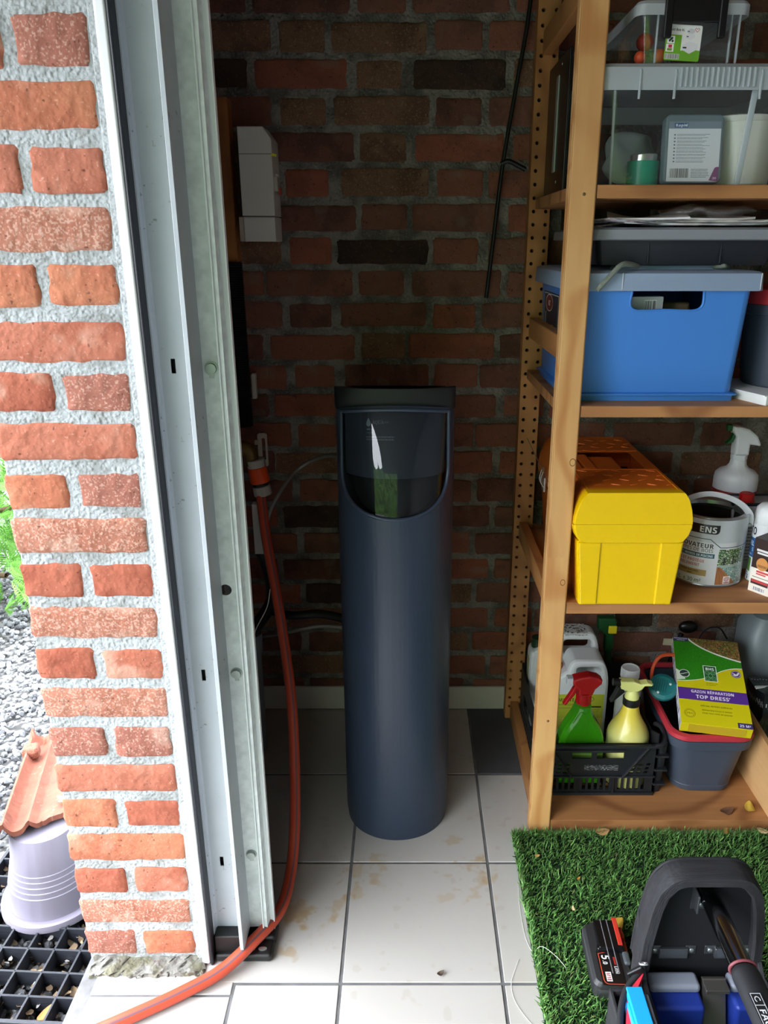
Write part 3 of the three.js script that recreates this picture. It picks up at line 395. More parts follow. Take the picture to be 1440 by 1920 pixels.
{ // orange garden hose with its quick coupling
  const pts = [[-0.396, 0.845, -1.99], [-0.392, 0.79, -1.975], [-0.377, 0.7, -1.93], [-0.35, 0.585, -1.87], [-0.322, 0.455, -1.8], [-0.298, 0.33, -1.72], [-0.284, 0.205, -1.63], [-0.275, 0.1, -1.53], [-0.276, 0.045, -1.46], [-0.285, 0.037, -1.345], [-0.326, 0.04, -1.264], [-0.386, 0.02, -1.206], [-0.46, 0.0145, -1.158], [-0.56, 0.0145, -1.1], [-0.66, 0.015, -1.045], [-0.72, 0.0145, -1.0]];
  const ht = dtex(64, 8, (u) => { const k = Math.min(...[0.08, 0.33, 0.58, 0.83].map((c) => { const d = Math.abs(u - c); return Math.min(d, 1 - d); })); return mix3([108, 82, 94], [206, 78, 52], sm(0.018, 0.03, k)); });
  const t = thing('garden_hose', 'orange garden hose with grey stripes curving over the tiles past the frame', 'hose', [-0.396, 0.845, -1.99]);
  const g = tube(pts, 0.0133, 260, 20), uv = g.attributes.uv; for (let i = 0; i < uv.count; i++) uv.setXY(i, uv.getY(i), uv.getX(i));
  wpart(t, 'hose_tube', g, new THREE.MeshStandardMaterial({ map: ht, roughness: 0.42 }));
  const grey = mat(0xb9b3a6, 0.45), q = (r0, r1, y0, y1, m, n) => { const h = part(t, n, crease(lathe([[0.014, y0], [r0 - 0.002, y0], [r0, y0 + 0.002], [r1, y1 - 0.002], [r1 - 0.002, y1], [0.01, y1]], 40), 0.4), m); h.rotation.z = 0.16; return h; };
  q(0.0245, 0.0235, -0.045, -0.018, grey, 'hose_nut'); q(0.022, 0.022, -0.018, -0.009, mat(0x202020, 0.5), 'black_ring'); q(0.0265, 0.0245, -0.009, 0.034, mat(0xf0501c, 0.4), 'orange_collar'); q(0.0245, 0.025, 0.034, 0.056, grey, 'coupling_ring');
}
{ // black cord hanging on the back wall
  const t = one('hanging_cord', 'black cord hanging down the back wall with a side branch to the shelf post', 'cord', merge([tube([[0.3, 2.16, -2.17], [0.294, 1.98, -2.17], [0.268, 1.8, -2.172], [0.244, 1.64, -2.172], [0.226, 1.45, -2.178], [0.212, 1.3, -2.182]], 0.0052, 60, 8), tube([[0.238, 1.632, -2.171], [0.255, 1.638, -2.166], [0.28, 1.628, -2.164], [0.3, 1.618, -2.162]], 0.0058, 20, 8)]), mat(0x0b0b0d, 0.5), [0, 0, 0]);
}

// ---------- pine shelving unit ----------
const S = { top: 1.546, two: 1.112, three: 0.652, low: 0.034 };
{
  const t = thing('shelving_unit', 'tall open pine shelving unit with peg-hole back post and four loaded shelves', 'shelves', [0.34, 0, -1.9]);
  const post = (x0, x1, z0, z1, seed) => boxUV(box(x0, x1, 0, 2.26, z0, z1, 0.005), 'y', 0.9, [seed * 0.31, seed * 0.17]);
  for (const x of [0.3125, 1.19]) {
    wpart(t, 'front_post', post(x, x + 0.0545, -1.664, -1.63, x > 1 ? 2 : 1), pine);
    const sh = rrect(x - 0.002, x + 0.052, 0, 2.26, 0.003), hs = []; for (let k = 0; k < 68; k++) for (const dx of [0.0125, 0.044]) { const p = new THREE.Path(); p.absarc(x + dx - 0.002, 0.045 + k * 0.032, 0.0047, 0, PI * 2); hs.push(p); }
    if (x > 1) hs.length = 0;
    const face = extr(sh, 0.012, 0, hs).translate(0, 0, -2.152);
    const bpo = wpart(t, 'back_post', boxUV(merge([face, box(x - 0.002, x + 0.052, 0, 2.26, -2.18, -2.1525, 0)]), 'y', 0.9, [x, 0.4]), pineShaded);
    if (x < 1) wpart(bpo, 'hole_shade', box(x + 0.004, x + 0.05, 0.02, 2.24, -2.1524, -2.1515, 0), mat(0x120a06, 0.9));  // dark strip stands in for the shade inside the peg holes
    for (const y of [0.012, 0.617, 1.2, 1.87]) wpart(t, 'rung', boxUV(box(x + 0.013, x + 0.038, y, y + 0.052, -2.141, -1.66, 0.003), 'z', 0.9, [y, y]), pineShaded);
    for (const y of x > 1 ? [] : [0.43, 0.94]) wpart(t, 'post_screw', new THREE.SphereGeometry(0.0032, 12, 8).scale(1, 1, 0.35).translate(x + 0.03, y === 0.43 ? 0.335 : 1.53, -1.6298), mat(0x6a5032, 0.5));
    if (x < 1) for (const [dx, y, r] of [[0.051, 0.99, 0.008], [0.048, 0.705, 0.007]]) wpart(t, 'knot', new THREE.TorusGeometry(r, 0.0011, 6, 24).scale(0.75, 1, 0.35).translate(x + dx - 0.006, y, -1.63), mat(0x8a5c30, 0.8));
  }
  const shelf = (y, th, x1 = 1.19) => { // a board notched round the posts
    const pts = [[0.368, -1.632], [0.368, -1.668], [0.326, -1.668], [0.326, -2.136], [0.368, -2.136], [0.368, -2.165], [x1, -2.165], [x1, -1.632]];
    const g = extr(pts.map(([x, z]) => [x, -z]).reverse(), th, 0.0012).rotateX(-PI / 2).translate(0, y - th, 0);
    return boxUV(g, 'x', 0.8, [y * 3.1, y * 1.7]);
  };
  for (const [y, th] of [[S.top, 0.022], [S.two, 0.022], [S.three, 0.026], [S.low, 0.03]]) wpart(t, 'shelf_board', shelf(y, th), pineShelf);
  for (const [a, b] of [[[0.33, 0.93, -2.1], [0.362, 0.86, -1.95]]]) wpart(t, 'cross_wire', tube([a, b], 0.001, 4, 5), mat(0xb0a898, 0.4, { metalness: 0.6 }));
}

// ---------- top shelf ----------
const clear = new THREE.MeshPhysicalMaterial({ color: 0xfcfefe, roughness: 0.05, transmission: 1, thickness: 0, ior: 1.46 });
const milky = new THREE.MeshPhysicalMaterial({ color: 0xd9e2e6, roughness: 0.5, transmission: 0.5, thickness: 0 });
{
  const t = thing('storage_box', 'large clear plastic storage box with milky ribbed lid on the top shelf', 'storage box', [0.575, S.top + 0.0006, -1.87]);
  const Y = 0.17, w = 0.395, d = 0.42;
  part(t, 'box_body', tub(w, d, w - 0.028, d - 0.03, Y, 0.022, 0.0022, 0.003), clear);
  const lidM = part(t, 'lid', merge([loft([ring(w + 0.045, d + 0.04, 0.026, Y - 0.004), ring(w + 0.047, d + 0.042, 0.026, Y + 0.034), ring(w + 0.03, d + 0.025, 0.02, Y + 0.041), ring(w - 0.02, d - 0.02, 0.016, Y + 0.041), ring(w - 0.026, d - 0.026, 0.016, Y + 0.036), ring(w + 0.02, d + 0.016, 0.02, Y + 0.032), ring(w + 0.04, d + 0.035, 0.024, Y - 0.004)], false, false), box(-w / 2, w / 2, Y + 0.034, Y + 0.0365, -d / 2, d / 2, 0)]), milky, 'milky translucent lid');
  part(lidM, 'lid_grip', merge(Array.from({ length: 15 }, (_, i) => box(-0.066 + i * 0.0098, -0.066 + i * 0.0098 + 0.0045, Y + 0.0, Y + 0.034, d / 2 + 0.0195, d / 2 + 0.0245, 0.0018))), milky);
  for (const x of [-0.142, -0.076, 0.085]) part(lidM, 'lid_rib', box(x, x + 0.004, Y - 0.02, Y + 0.03, d / 2 + 0.017, d / 2 + 0.0235, 0.0015), milky);
  for (const [x, rw] of [[-0.173, 0.005], [0.078, 0.012]]) part(t, 'corner_rib', loft([ring(rw, 0.004, 0.0015, 0.002, x, d / 2 - 0.0135, 3), ring(rw, 0.004, 0.0015, Y - 0.002, x + Math.sign(x) * 0.008, d / 2 + 0.001, 3)]), milky);
}
{
  const T = S.top + 0.0045, tin = thing('tin', 'small green tin with silver lid inside the large clear box', 'tin', [0.481, T, -1.735]);
  const tl = ctex(512, 128, (c, w, h) => { c.fillStyle = '#16a585'; c.fillRect(0, 0, w, h); for (const x of [60, 316]) { text(c, 'CLOUS', x + 64, 62, '18px sans-serif', '#bfeadd', 'center'); text(c, 'N.W. 8 x 4.2 OZ', x + 64, 86, '16px sans-serif', '#bfeadd', 'center'); } });
  part(tin, 'can', new THREE.CylinderGeometry(0.0315, 0.0315, 0.047, 40, 1).translate(0, 0.0235, 0), new THREE.MeshStandardMaterial({ map: tl, roughness: 0.35 }));
  part(tin, 'lid', crease(lathe([[0.001, 0.06], [0.0265, 0.06], [0.0275, 0.058], [0.0275, 0.047], [0.001, 0.047]], 40), 0.4), mat(0xd2d2d0, 0.25, { metalness: 0.8 }));
  const rp = ctex(512, 720, (c, w, h) => {
    c.fillStyle = '#f3f3f8'; c.fillRect(0, 0, w, h); c.fillStyle = '#8f9aa8'; c.fillRect(0, 0, w, 86); c.fillStyle = '#3a5f9a'; c.fillRect(54, 20, 130, 52); text(c, 'Rapid', 62, 46, 'bold 44px sans-serif', '#fff'); text(c, '«', 150, 42, 'bold 50px sans-serif', '#dfe8f4');
    for (let i = 0; i < 9; i++) { c.fillStyle = '#777d88'; c.beginPath(); c.arc(62, 160 + i * 40, 9, 0, 7); c.fill(); lines(c, 84, 150 + i * 40, 330, 2, 15, 6, '#8a909c', i + 4); }
    bars(c, 26, 560, 190, 120, 9); lines(c, 240, 570, 180, 6, 19, 7, '#71767f', 31); c.fillStyle = '#8d4a80'; c.beginPath(); c.moveTo(420, 710); c.lineTo(470, 560); c.quadraticCurveTo(480, 545, 500, 545); c.lineTo(512, 545); c.lineTo(512, 720); c.closePath(); c.fill(); text(c, '20', 474, 682, 'bold 36px sans-serif', '#f0d8ea', 'center');
  });
  const pk = thing('staple_pack', 'clear blister pack with white printed card inside the large clear box', 'packet', [0.571, T + 0.0005, -1.712]);
  part(pk, 'blister', extr(rrect(-0.058, 0.058, 0, 0.128, 0.012), 0.022, 0.003).rotateX(-0.14).translate(0, 0.0005, -0.008), phys(0x9fb0b8, 0.35, { transmission: 0.5, thickness: 0 }));
  const card = part(pk, 'printed_card', flat(0.104, 0.112), new THREE.MeshStandardMaterial({ map: rp, roughness: 0.4 })); card.rotation.x = -0.14; card.position.set(0, 0.062, 0.0085);
  const tb = thing('white_tub', 'round cream plastic tub inside the right half of the clear box', 'tub', [0.69, T, -1.775]);
  part(tb, 'tub_wall', crease(lathe([[0.001, 0], [0.058, 0], [0.062, 0.004], [0.064, 0.118], [0.064, 0.122], [0.001, 0.126]], 48), 0.5), mat(0xe6e3d6, 0.5));
  part(tb, 'tub_lid', crease(lathe([[0.001, 0.134], [0.055, 0.134], [0.066, 0.131], [0.066, 0.12], [0.064, 0.12], [0.001, 0.126]], 48), 0.4), mat(0xdcd9cc, 0.45));
  one('plastic_bag', 'crumpled hazy plastic bag behind the green tin in the clear box', 'bag', jitter(new THREE.SphereGeometry(0.06, 40, 26).scale(1.05, 0.98, 0.5), 0.012, 34, 6), phys(0xb8c2bc, 0.3, { transmission: 0.55, thickness: 0 }), [0.48, T + 0.0605, -1.84]);
}
{
  const y0 = S.top + 0.213, t = thing('small_storage_box', 'small clear box with black clip and green label on the big lid', 'storage box', [0.527, y0, -1.79]), w = 0.198, d = 0.27, Y = 0.084;
  part(t, 'box_body', tub(w - 0.006, d - 0.006, w - 0.026, d - 0.02, Y, 0.016, 0.002, 0.003), clear);
  for (const x of [-0.064, 0.073, 0.048 + 0.04]) part(t, 'corner_rib', box(x, x + 0.003, 0.002, Y - 0.002, d / 2 - 0.011, d / 2 - 0.0045, 0.001), milky);
  part(t, 'lid', merge([loft([ring(w + 0.012, d + 0.012, 0.018, Y - 0.006), ring(w + 0.014, d + 0.014, 0.02, Y + 0.012), ring(w + 0.004, d + 0.004, 0.016, Y + 0.018), ring(w - 0.03, d - 0.03, 0.014, Y + 0.02)], false, true)]), milky, 'milky lid with rolled rim');
  const bk = mat(0x0c0c10, 0.4);
  part(t, 'clip', merge([box(-0.048, 0.056, Y - 0.02, Y + 0.018, d / 2 + 0.006, d / 2 + 0.013, 0.003), box(-0.046, 0.054, Y + 0.012, Y + 0.024, d / 2 - 0.03, d / 2 + 0.012, 0.003), box(-0.056, -0.041, Y - 0.045, Y + 0.02, d / 2 + 0.004, d / 2 + 0.015, 0.003), box(0.044, 0.058, Y - 0.045, Y + 0.02, d / 2 + 0.004, d / 2 + 0.015, 0.003)]), bk, 'black snap clip');
  const lt = ctex(512, 460, (c, w, h) => {
    c.fillStyle = '#f4f5f2'; c.fillRect(0, 0, w, h); c.fillStyle = '#7ab83a'; c.beginPath(); c.moveTo(0, 130); c.lineTo(230, 130); c.lineTo(230, 330); c.quadraticCurveTo(380, 300, 512, 320); c.lineTo(512, 460); c.lineTo(0, 460); c.closePath(); c.fill();
    text(c, 'Multi Box 4L', 24, 66, 'bold 42px sans-serif', '#222', 'left', 236); c.strokeStyle = '#cf4a4a'; c.lineWidth = 6; c.beginPath(); c.moveTo(440, 86); c.lineTo(408, 48); c.lineTo(424, 34); c.lineTo(442, 50); c.lineTo(460, 34); c.lineTo(476, 48); c.closePath(); c.stroke();
    c.fillStyle = '#fff'; c.fillRect(22, 146, 110, 96); c.fillRect(16, 250, 112, 98); c.fillStyle = '#2c4a3c'; for (const [x, y] of [[40, 160], [84, 170], [56, 200], [96, 206], [72, 180]]) { c.beginPath(); c.arc(x + 6, y + 6, 16, 0, 7); c.fill(); } c.fillStyle = '#d83a4c'; c.fillRect(50, 258, 52, 40); c.fillStyle = '#8aa04c'; c.fillRect(36, 304, 70, 32);
    c.fillStyle = '#d9d9dc'; for (const [x, y, k] of [[300, 40, 0.8], [290, 100, 0.9], [250, 205, 1.6]]) { c.beginPath(); c.moveTo(x, y + 34 * k); c.lineTo(x + 60 * k, y); c.lineTo(x + 140 * k, y + 20 * k); c.lineTo(x + 140 * k, y + 60 * k); c.lineTo(x + 70 * k, y + 100 * k); c.lineTo(x, y + 70 * k); c.closePath(); c.fill(); c.fillStyle = '#1d2230'; c.fillRect(x + 6 * k, y + 46 * k, 34 * k, 12 * k); c.fillStyle = '#ececf0'; }
    bars(c, 12, 374, 210, 66, 12);
  });
  const l = part(t, 'printed_label', flat(0.066, 0.06, 0.0006, 0.004), new THREE.MeshStandardMaterial({ map: lt, roughness: 0.35 })); l.position.set(-0.014, 0.034, d / 2 - 0.0015); l.rotation.set(-0.06, 0, -0.05);
  const bl = new THREE.SphereGeometry(1, 24, 16);
  for (const [x, y, z, r, c, lb] of [[0.459, 0.0205, -1.72, 0.0165, 0xc23a2a, 'red ball, the highest of those inside the small clear box'], [0.484, 0.0155, -1.7, 0.0125, 0xe06a1c, 'orange ball beside the green label in the small clear box'], [0.4425, 0.0155, -1.682, 0.0115, 0xd2502a, 'orange-red ball lying lowest in the small clear box']])
    one('small_ball', lb, 'ball', bl.clone().scale(r, r, r), mat(c, 0.5), [x, y0 + 0.0035 + (lb[0] === 'r' ? 0.045 : lb.includes('beside') ? 0.018 : r), z], 0, 'balls in the small clear box');
  // black panel standing at the end of the shelf
  const bp = thing('flat_case', 'flat black case with a silver strip standing between the shelf posts', 'case', [0.346, S.top + 0.0006, -2.02]);
  const bd = part(bp, 'board', box(-0.005, 0.003, 0, 0.285, -0.09, 0.16, 0.002), mat(0x0d0d0f, 0.3)); part(bd, 'silver_strip', box(-0.0075, -0.0045, 0.05, 0.25, 0.026, 0.052, 0.001), mat(0xb9bdbf, 0.4, { metalness: 0.5 }));
  for (const y of [0.027, 0.268]) part(bd, 'rivet', new THREE.SphereGeometry(0.0032, 10, 8).scale(0.5, 1, 1).translate(-0.005, y, 0.075), mat(0xd8d8d4, 0.3, { metalness: 0.7 }));
}

// ---------- second shelf ----------
const lidGrey = mat(0x8d9199, 0.45), blue = mat(0x4488dc, 0.42), dark2 = mat(0x1d212a, 0.5), lidBlueGrey = mat(0x93a6c0, 0.45);
{
  const t = thing('blue_crate', 'bright blue plastic storage crate with grey-blue lid and handle slot', 'storage crate', [0.531, S.two + 0.0006, -1.885]), w = 0.368, d = 0.43, H = 0.237;
  const ev = new Evaluator(); ev.attributes = ['position', 'normal', 'uv'];
  const a = new Brush(tub(w, d, w - 0.012, d - 0.05, H, 0.018, 0.003, 0.005)), b = new Brush(extr(rrect(-0.066, 0.083, 0.196, 0.236, 0.009), 0.08).translate(0, 0, d / 2 - 0.045)); a.updateMatrixWorld(); b.updateMatrixWorld();
  part(t, 'crate_body', ev.evaluate(a, b, SUBTRACTION).geometry, blue);
  part(t, 'slot_rim', tube([[-0.066, 0.236, 0], [-0.067, 0.205, -0.001], [-0.058, 0.1955, -0.001], [0.008, 0.195, -0.001], [0.075, 0.1955, -0.001], [0.084, 0.205, -0.001], [0.083, 0.236, 0]].map(([x, y, z]) => [x, y, d / 2 - 0.001 + z - (H - y) * 0.1]), 0.003, 60, 6), blue);
  part(t, 'foot_flange', loft([ring(w - 0.002, d - 0.045, 0.012, 0.0), ring(w - 0.002, d - 0.045, 0.012, 0.012), ring(w + 0.012, d - 0.03, 0.014, 0.0135), ring(w + 0.012, d - 0.03, 0.014, 0.017), ring(w - 0.014, d - 0.055, 0.012, 0.02)]), blue);
  const lidM = part(t, 'lid', loft([ring(w + 0.022, d + 0.02, 0.012, H - 0.003), ring(w + 0.034, d + 0.032, 0.014, H - 0.002), ring(w + 0.03, d + 0.028, 0.014, H + 0.032), ring(w + 0.016, d + 0.014, 0.012, H + 0.036), ring(w - 0.02, d - 0.02, 0.012, H + 0.038)]), lidBlueGrey, 'grey-blue lid');
  part(lidM, 'lid_ridge', loft([ring(0.25, 0.05, 0.012, H + 0.0382, 0.03, d / 2 - 0.075), ring(0.245, 0.045, 0.012, H + 0.046, 0.03, d / 2 - 0.075)]), lidBlueGrey);
  for (const x of [-0.093, 0.19]) part(lidM, 'lid_rib', box(x, x + 0.0022, H, H + 0.033, d / 2 + 0.014, d / 2 + 0.0165, 0.0008), mat(0xc4ccd4, 0.4));
  const st = ctex(512, 512, (c, w, h) => { c.fillStyle = '#1c2236'; c.fillRect(0, 0, w, h); c.strokeStyle = '#d8dce2'; c.lineWidth = 8; c.strokeRect(16, 16, w - 32, h - 32); c.fillStyle = '#c8902c'; c.beginPath(); c.ellipse(330, 380, 110, 90, 0, 0, 7); c.fill(); c.fillStyle = '#8c2228'; c.beginPath(); c.ellipse(190, 100, 120, 76, 0, 0, 7); c.fill(); c.strokeStyle = '#fff'; c.stroke(); text(c, 'KI', 190, 102, 'bold 64px sans-serif', '#fff', 'center'); c.fillStyle = '#9aa4b4'; c.fillRect(60, 190, 40, 220); });
  const s = part(t, 'sticker', flat(0.2, 0.13), new THREE.MeshStandardMaterial({ map: st, roughness: 0.4 }), 'dark picture sticker with a red oval'); s.rotation.y = -PI / 2; s.rotation.z = 0.0; s.position.set(-w / 2 + 0.0005, 0.15, -0.06);
  const pk = ctex(256, 200, (c, w, h) => { c.fillStyle = '#c9ccca'; c.fillRect(0, 0, w, h); c.fillStyle = '#2b2f33'; c.fillRect(60, 120, 40, 30); bars(c, 140, 10, 76, 120, 21); lines(c, 30, 160, 120, 3, 10, 5, '#555', 4); });
  one('printed_packet', 'white printed packet seen through the slot of the blue crate', 'packet', boxMap(0.09, 0.13, 0.03), new THREE.MeshStandardMaterial({ map: pk, roughness: 0.5 }), [0.5, S.two + 0.155, -1.73], 0.1);
  one('brown_packet', 'dark brown packet beside the white one inside the blue crate', 'packet', box(-0.03, 0.03, 0, 0.2, -0.02, 0.02, 0.006), mat(0x5a4630, 0.6), [0.59, S.two + 0.006, -1.77], -0.3);
  one('rope', 'short grey-green rope hanging over the front of the grey-blue lid', 'rope', merge([tube([[0.475, 1.3945, -1.685], [0.455, 1.399, -1.665], [0.43, 1.398, -1.646], [0.41, 1.378, -1.643], [0.385, 1.349, -1.645]], 0.0055, 40, 8), tube([[0.645, 1.394, -1.72], [0.66, 1.395, -1.7], [0.68, 1.393, -1.74]], 0.005, 20, 8)]), mat(0x8d958a, 0.9, { bumpMap: fine, bumpScale: 0.002 }), [0, 0, 0]);
}
function boxMap(w, h, d) { const g = new THREE.BoxGeometry(w, h, d); return g; }
{
  const y0 = S.two + 0.2855, t = thing('dark_crate', 'black plastic crate with pale grey lid stacked on the blue crate', 'storage crate', [0.575, y0 - 0.0008, -1.885]), w = 0.385, d = 0.4;
  part(t, 'crate_body', loft([ring(w - 0.03, d - 0.03, 0.016, 0.0003), ring(w - 0.012, d - 0.01, 0.016, 0.052)]), dark2);
  for (const x of [-0.08, 0.07]) part(t, 'body_rib', box(x, x + 0.003, 0.004, 0.05, d / 2 - 0.014, d / 2 - 0.0065, 0.001), dark2);
  part(t, 'lid', loft([ring(w + 0.02, d + 0.035, 0.016, 0.049), ring(w + 0.028, d + 0.042, 0.018, 0.051), ring(w + 0.024, d + 0.04, 0.018, 0.069), ring(w + 0.01, d + 0.026, 0.016, 0.0735)]), lidGrey, 'pale grey lid');
  const P = y0 + 0.0735, paper = (name, label, cat, w, d, x, z, rot, y, seed, c, map) => { // a curling sheaf
    const g = new THREE.BoxGeometry(w, 0.004, d, 24, 1, 10), p = g.attributes.position, f = rng(seed), k1 = rr(0.005, 0.014, f), ph = f() * 6, tilt = Math.max(0.004, (y - P) * 1.6);
    for (let i = 0; i < p.count; i++) { const u = p.getX(i) / w, v = p.getZ(i) / d; p.setY(i, p.getY(i) + 0.0022 + Math.abs(u) ** 3 * k1 * 3 * (0.5 + 0.5 * Math.sin(ph + v * 3)) + Math.max(0, v) ** 2 * k1 + (0.5 - v) * tilt * (0.8 + 0.4 * Math.sin(u * 5 + ph))); } g.computeVertexNormals();
    return one(name, label, cat, g, map ? new THREE.MeshStandardMaterial({ map, roughness: 0.35 }) : mat(c, 0.5), [x, y, z], rot, 'papers on the grey lid');
  };
  const mag = (a, b, s) => dtex(128, 128, (u, v) => { const n = fbm(u, v, 6, 3, s); return n > 0.62 ? b : n < 0.36 ? [60, 60, 70] : a; });
  paper('magazine', 'lowest white magazine spread flat on the pale grey lid', 'magazine', 0.34, 0.24, 0.6, -1.8, 0.06, P + 0.0005, 1, 0, mag([214, 214, 218], [150, 120, 110], 231));
  paper('magazine', 'grey magazine with curled right edge under the clear plastic sleeve', 'magazine', 0.27, 0.22, 0.62, -1.785, -0.1, P + 0.0055, 5, 0, mag([200, 196, 190], [110, 110, 120], 235));
  paper('brochure', 'folded brochure at the left with its corner over the lid edge', 'brochure', 0.13, 0.16, 0.44, -1.75, 0.3, P + 0.006, 3, 0, mag([206, 210, 222], [150, 80, 70], 238));
  paper('paper_sheet', 'white sheet curling up at the left of the plastic sleeve', 'paper', 0.16, 0.14, 0.5, -1.742, -0.22, P + 0.0115, 9, 0xdadade);
  paper('paper_sheet', 'topmost white sheets inside the clear plastic sleeve', 'paper', 0.16, 0.15, 0.62, -1.755, 0.08, P + 0.0108, 12, 0xe0dfe2);
  one('plastic_sleeve', 'bulging clear plastic sleeve lying on the papers', 'plastic sleeve', jitter(new THREE.SphereGeometry(1, 44, 26).scale(0.1, 0.013, 0.08), 0.006, 34, 3), phys(0xd8d4d6, 0.16, { transmission: 0.82, thickness: 0 }), [0.63, P + 0.032, -1.76], 0.1);
}
{
  one('white_carton', 'flat white carton under the dark bucket at the right end', 'carton', merge([box(-0.09, 0.09, 0, 0.02, -0.1, 0.1, 0.001), box(-0.095, 0.09, 0.02, 0.0225, -0.104, 0.1, 0.0008)]), mat(0xe9ebe8, 0.5), [0.81, S.two + 0.0006, -1.76], 0.35);
  const t = thing('dark_bucket', 'dark grey bucket with red rim beside the blue crate', 'bucket', [0.875, S.two + 0.0236, -1.79]);
  part(t, 'bucket_wall', crease(lathe([[0.001, 0], [0.1, 0], [0.103, 0.004], [0.105, 0.03], [0.107, 0.03], [0.116, 0.155], [0.121, 0.157], [0.122, 0.178], [0.118, 0.18], [0.115, 0.178], [0.11, 0.16], [0.097, 0.006], [0.001, 0.006]], 56), 0.5), mat(0x3b4350, 0.5));
  part(t, 'rim', crease(lathe([[0.113, 0.17], [0.113, 0.208], [0.118, 0.214], [0.126, 0.21], [0.126, 0.18], [0.121, 0.18], [0.119, 0.17]], 56), 0.5), mat(0xb23038, 0.45), 'red rim');
}

// ---------- third shelf ----------
{ // toolbox lying lengthwise, its end towards the room
  const t = thing('toolbox', 'orange plastic toolbox with a bright yellow end and chequered top', 'toolbox', [0.499, S.three + 0.0006, -1.87]);
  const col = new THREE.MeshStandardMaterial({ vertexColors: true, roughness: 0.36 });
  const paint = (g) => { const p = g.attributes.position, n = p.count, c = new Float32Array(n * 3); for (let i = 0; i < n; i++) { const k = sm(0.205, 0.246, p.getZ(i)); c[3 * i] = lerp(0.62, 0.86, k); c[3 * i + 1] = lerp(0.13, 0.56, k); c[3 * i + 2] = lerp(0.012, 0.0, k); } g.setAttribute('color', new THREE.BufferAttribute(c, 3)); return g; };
  const sec = (prof, z, s) => prof.map(([x, y]) => [x * s, y + (1 - s) * 0.09, z]);
  const zs = [[-0.25, 0.94], [-0.246, 0.985], [-0.235, 1], [0.1, 1], [0.2, 1], [0.215, 1], [0.225, 1], [0.233, 1], [0.2395, 0.997], [0.2445, 0.985], [0.2475, 0.955]];
  const body = [[-0.106, 0], [0.106, 0], [0.108, 0.004], [0.1205, 0.15], [0.1195, 0.156], [-0.1195, 0.156], [-0.1205, 0.15], [-0.108, 0.004]];
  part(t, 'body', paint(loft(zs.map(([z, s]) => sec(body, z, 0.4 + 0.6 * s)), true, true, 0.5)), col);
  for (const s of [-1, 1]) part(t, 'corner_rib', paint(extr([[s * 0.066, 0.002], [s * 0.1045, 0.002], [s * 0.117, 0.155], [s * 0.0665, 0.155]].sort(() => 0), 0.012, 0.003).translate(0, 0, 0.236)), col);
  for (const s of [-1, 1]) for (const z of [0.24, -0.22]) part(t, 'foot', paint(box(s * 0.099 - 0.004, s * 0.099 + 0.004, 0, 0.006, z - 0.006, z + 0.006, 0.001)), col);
  const skirt = [[-0.106, 0.154], [0.106, 0.154], [0.116, 0.157], [0.127, 0.172], [0.1325, 0.19], [0.1325, 0.197], [-0.1325, 0.197], [-0.1325, 0.19], [-0.127, 0.172], [-0.116, 0.157]];
  const lid = [[-0.132, 0.1985], [0.132, 0.1985], [0.131, 0.212], [0.127, 0.232], [0.119, 0.255], [0.1095, 0.269], [0.106, 0.2715], [-0.106, 0.2715], [-0.1095, 0.269], [-0.119, 0.255], [-0.127, 0.232], [-0.131, 0.212]];
  const zl = zs.map(([z, s]) => [z * 1.035 + 0.001, s]);
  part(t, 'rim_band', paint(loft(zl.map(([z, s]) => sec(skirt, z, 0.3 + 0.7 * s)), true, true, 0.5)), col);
  const ev = new Evaluator(); ev.attributes = ['position', 'normal', 'uv'];
  let L = new Brush(loft(zl.map(([z, s]) => sec(lid, z, 0.55 + 0.45 * s)), true, true, 0.4)), c1 = new Brush(new RoundedBoxGeometry(0.15, 0.06, 0.15, 2, 0.006).translate(0.0, 0.262, -0.02)); L.updateMatrixWorld(); c1.updateMatrixWorld();
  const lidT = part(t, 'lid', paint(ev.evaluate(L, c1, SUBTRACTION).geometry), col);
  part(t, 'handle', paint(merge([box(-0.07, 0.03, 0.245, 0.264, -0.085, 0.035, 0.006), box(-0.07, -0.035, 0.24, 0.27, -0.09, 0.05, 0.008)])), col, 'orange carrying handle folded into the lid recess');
  part(t, 'recess_floor', box(-0.073, 0.073, 0.2325, 0.2345, -0.093, 0.053, 0), mat(0x160b06, 0.7));
  const tr = []; for (let j = 0; j < 4; j++) for (let i = 0; i < 5; i++) for (const z0 of [0.078, -0.225]) { const b = new THREE.SphereGeometry(1, 8, 6).scale(0.012, 0.0018, 0.0028); b.rotateY((i + j) % 2 ? 0.5 : -0.5).translate(-0.082 + i * 0.041 + (j % 2) * 0.012, 0.2718, z0 + j * 0.037); tr.push(b); }
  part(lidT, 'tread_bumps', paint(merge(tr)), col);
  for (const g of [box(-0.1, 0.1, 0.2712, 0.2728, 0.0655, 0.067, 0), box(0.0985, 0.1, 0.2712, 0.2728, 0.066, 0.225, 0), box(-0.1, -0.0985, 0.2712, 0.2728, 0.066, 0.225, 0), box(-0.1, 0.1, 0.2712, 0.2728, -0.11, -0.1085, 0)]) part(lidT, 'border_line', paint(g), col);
  const chrome = mat(0xc9c6be, 0.28, { metalness: 0.85 });
  for (const z of [-0.12, 0.16]) { const l = part(t, 'latch', merge([box(-0.1385, -0.1325, 0.16, 0.2, z - 0.016, z + 0.016, 0.002), tube([[-0.134, 0.165, z - 0.011], [-0.146, 0.19, z - 0.01], [-0.139, 0.222, z - 0.008], [-0.139, 0.222, z + 0.008], [-0.146, 0.19, z + 0.01], [-0.134, 0.165, z + 0.011]], 0.0016, 40, 6)]), chrome); }
}
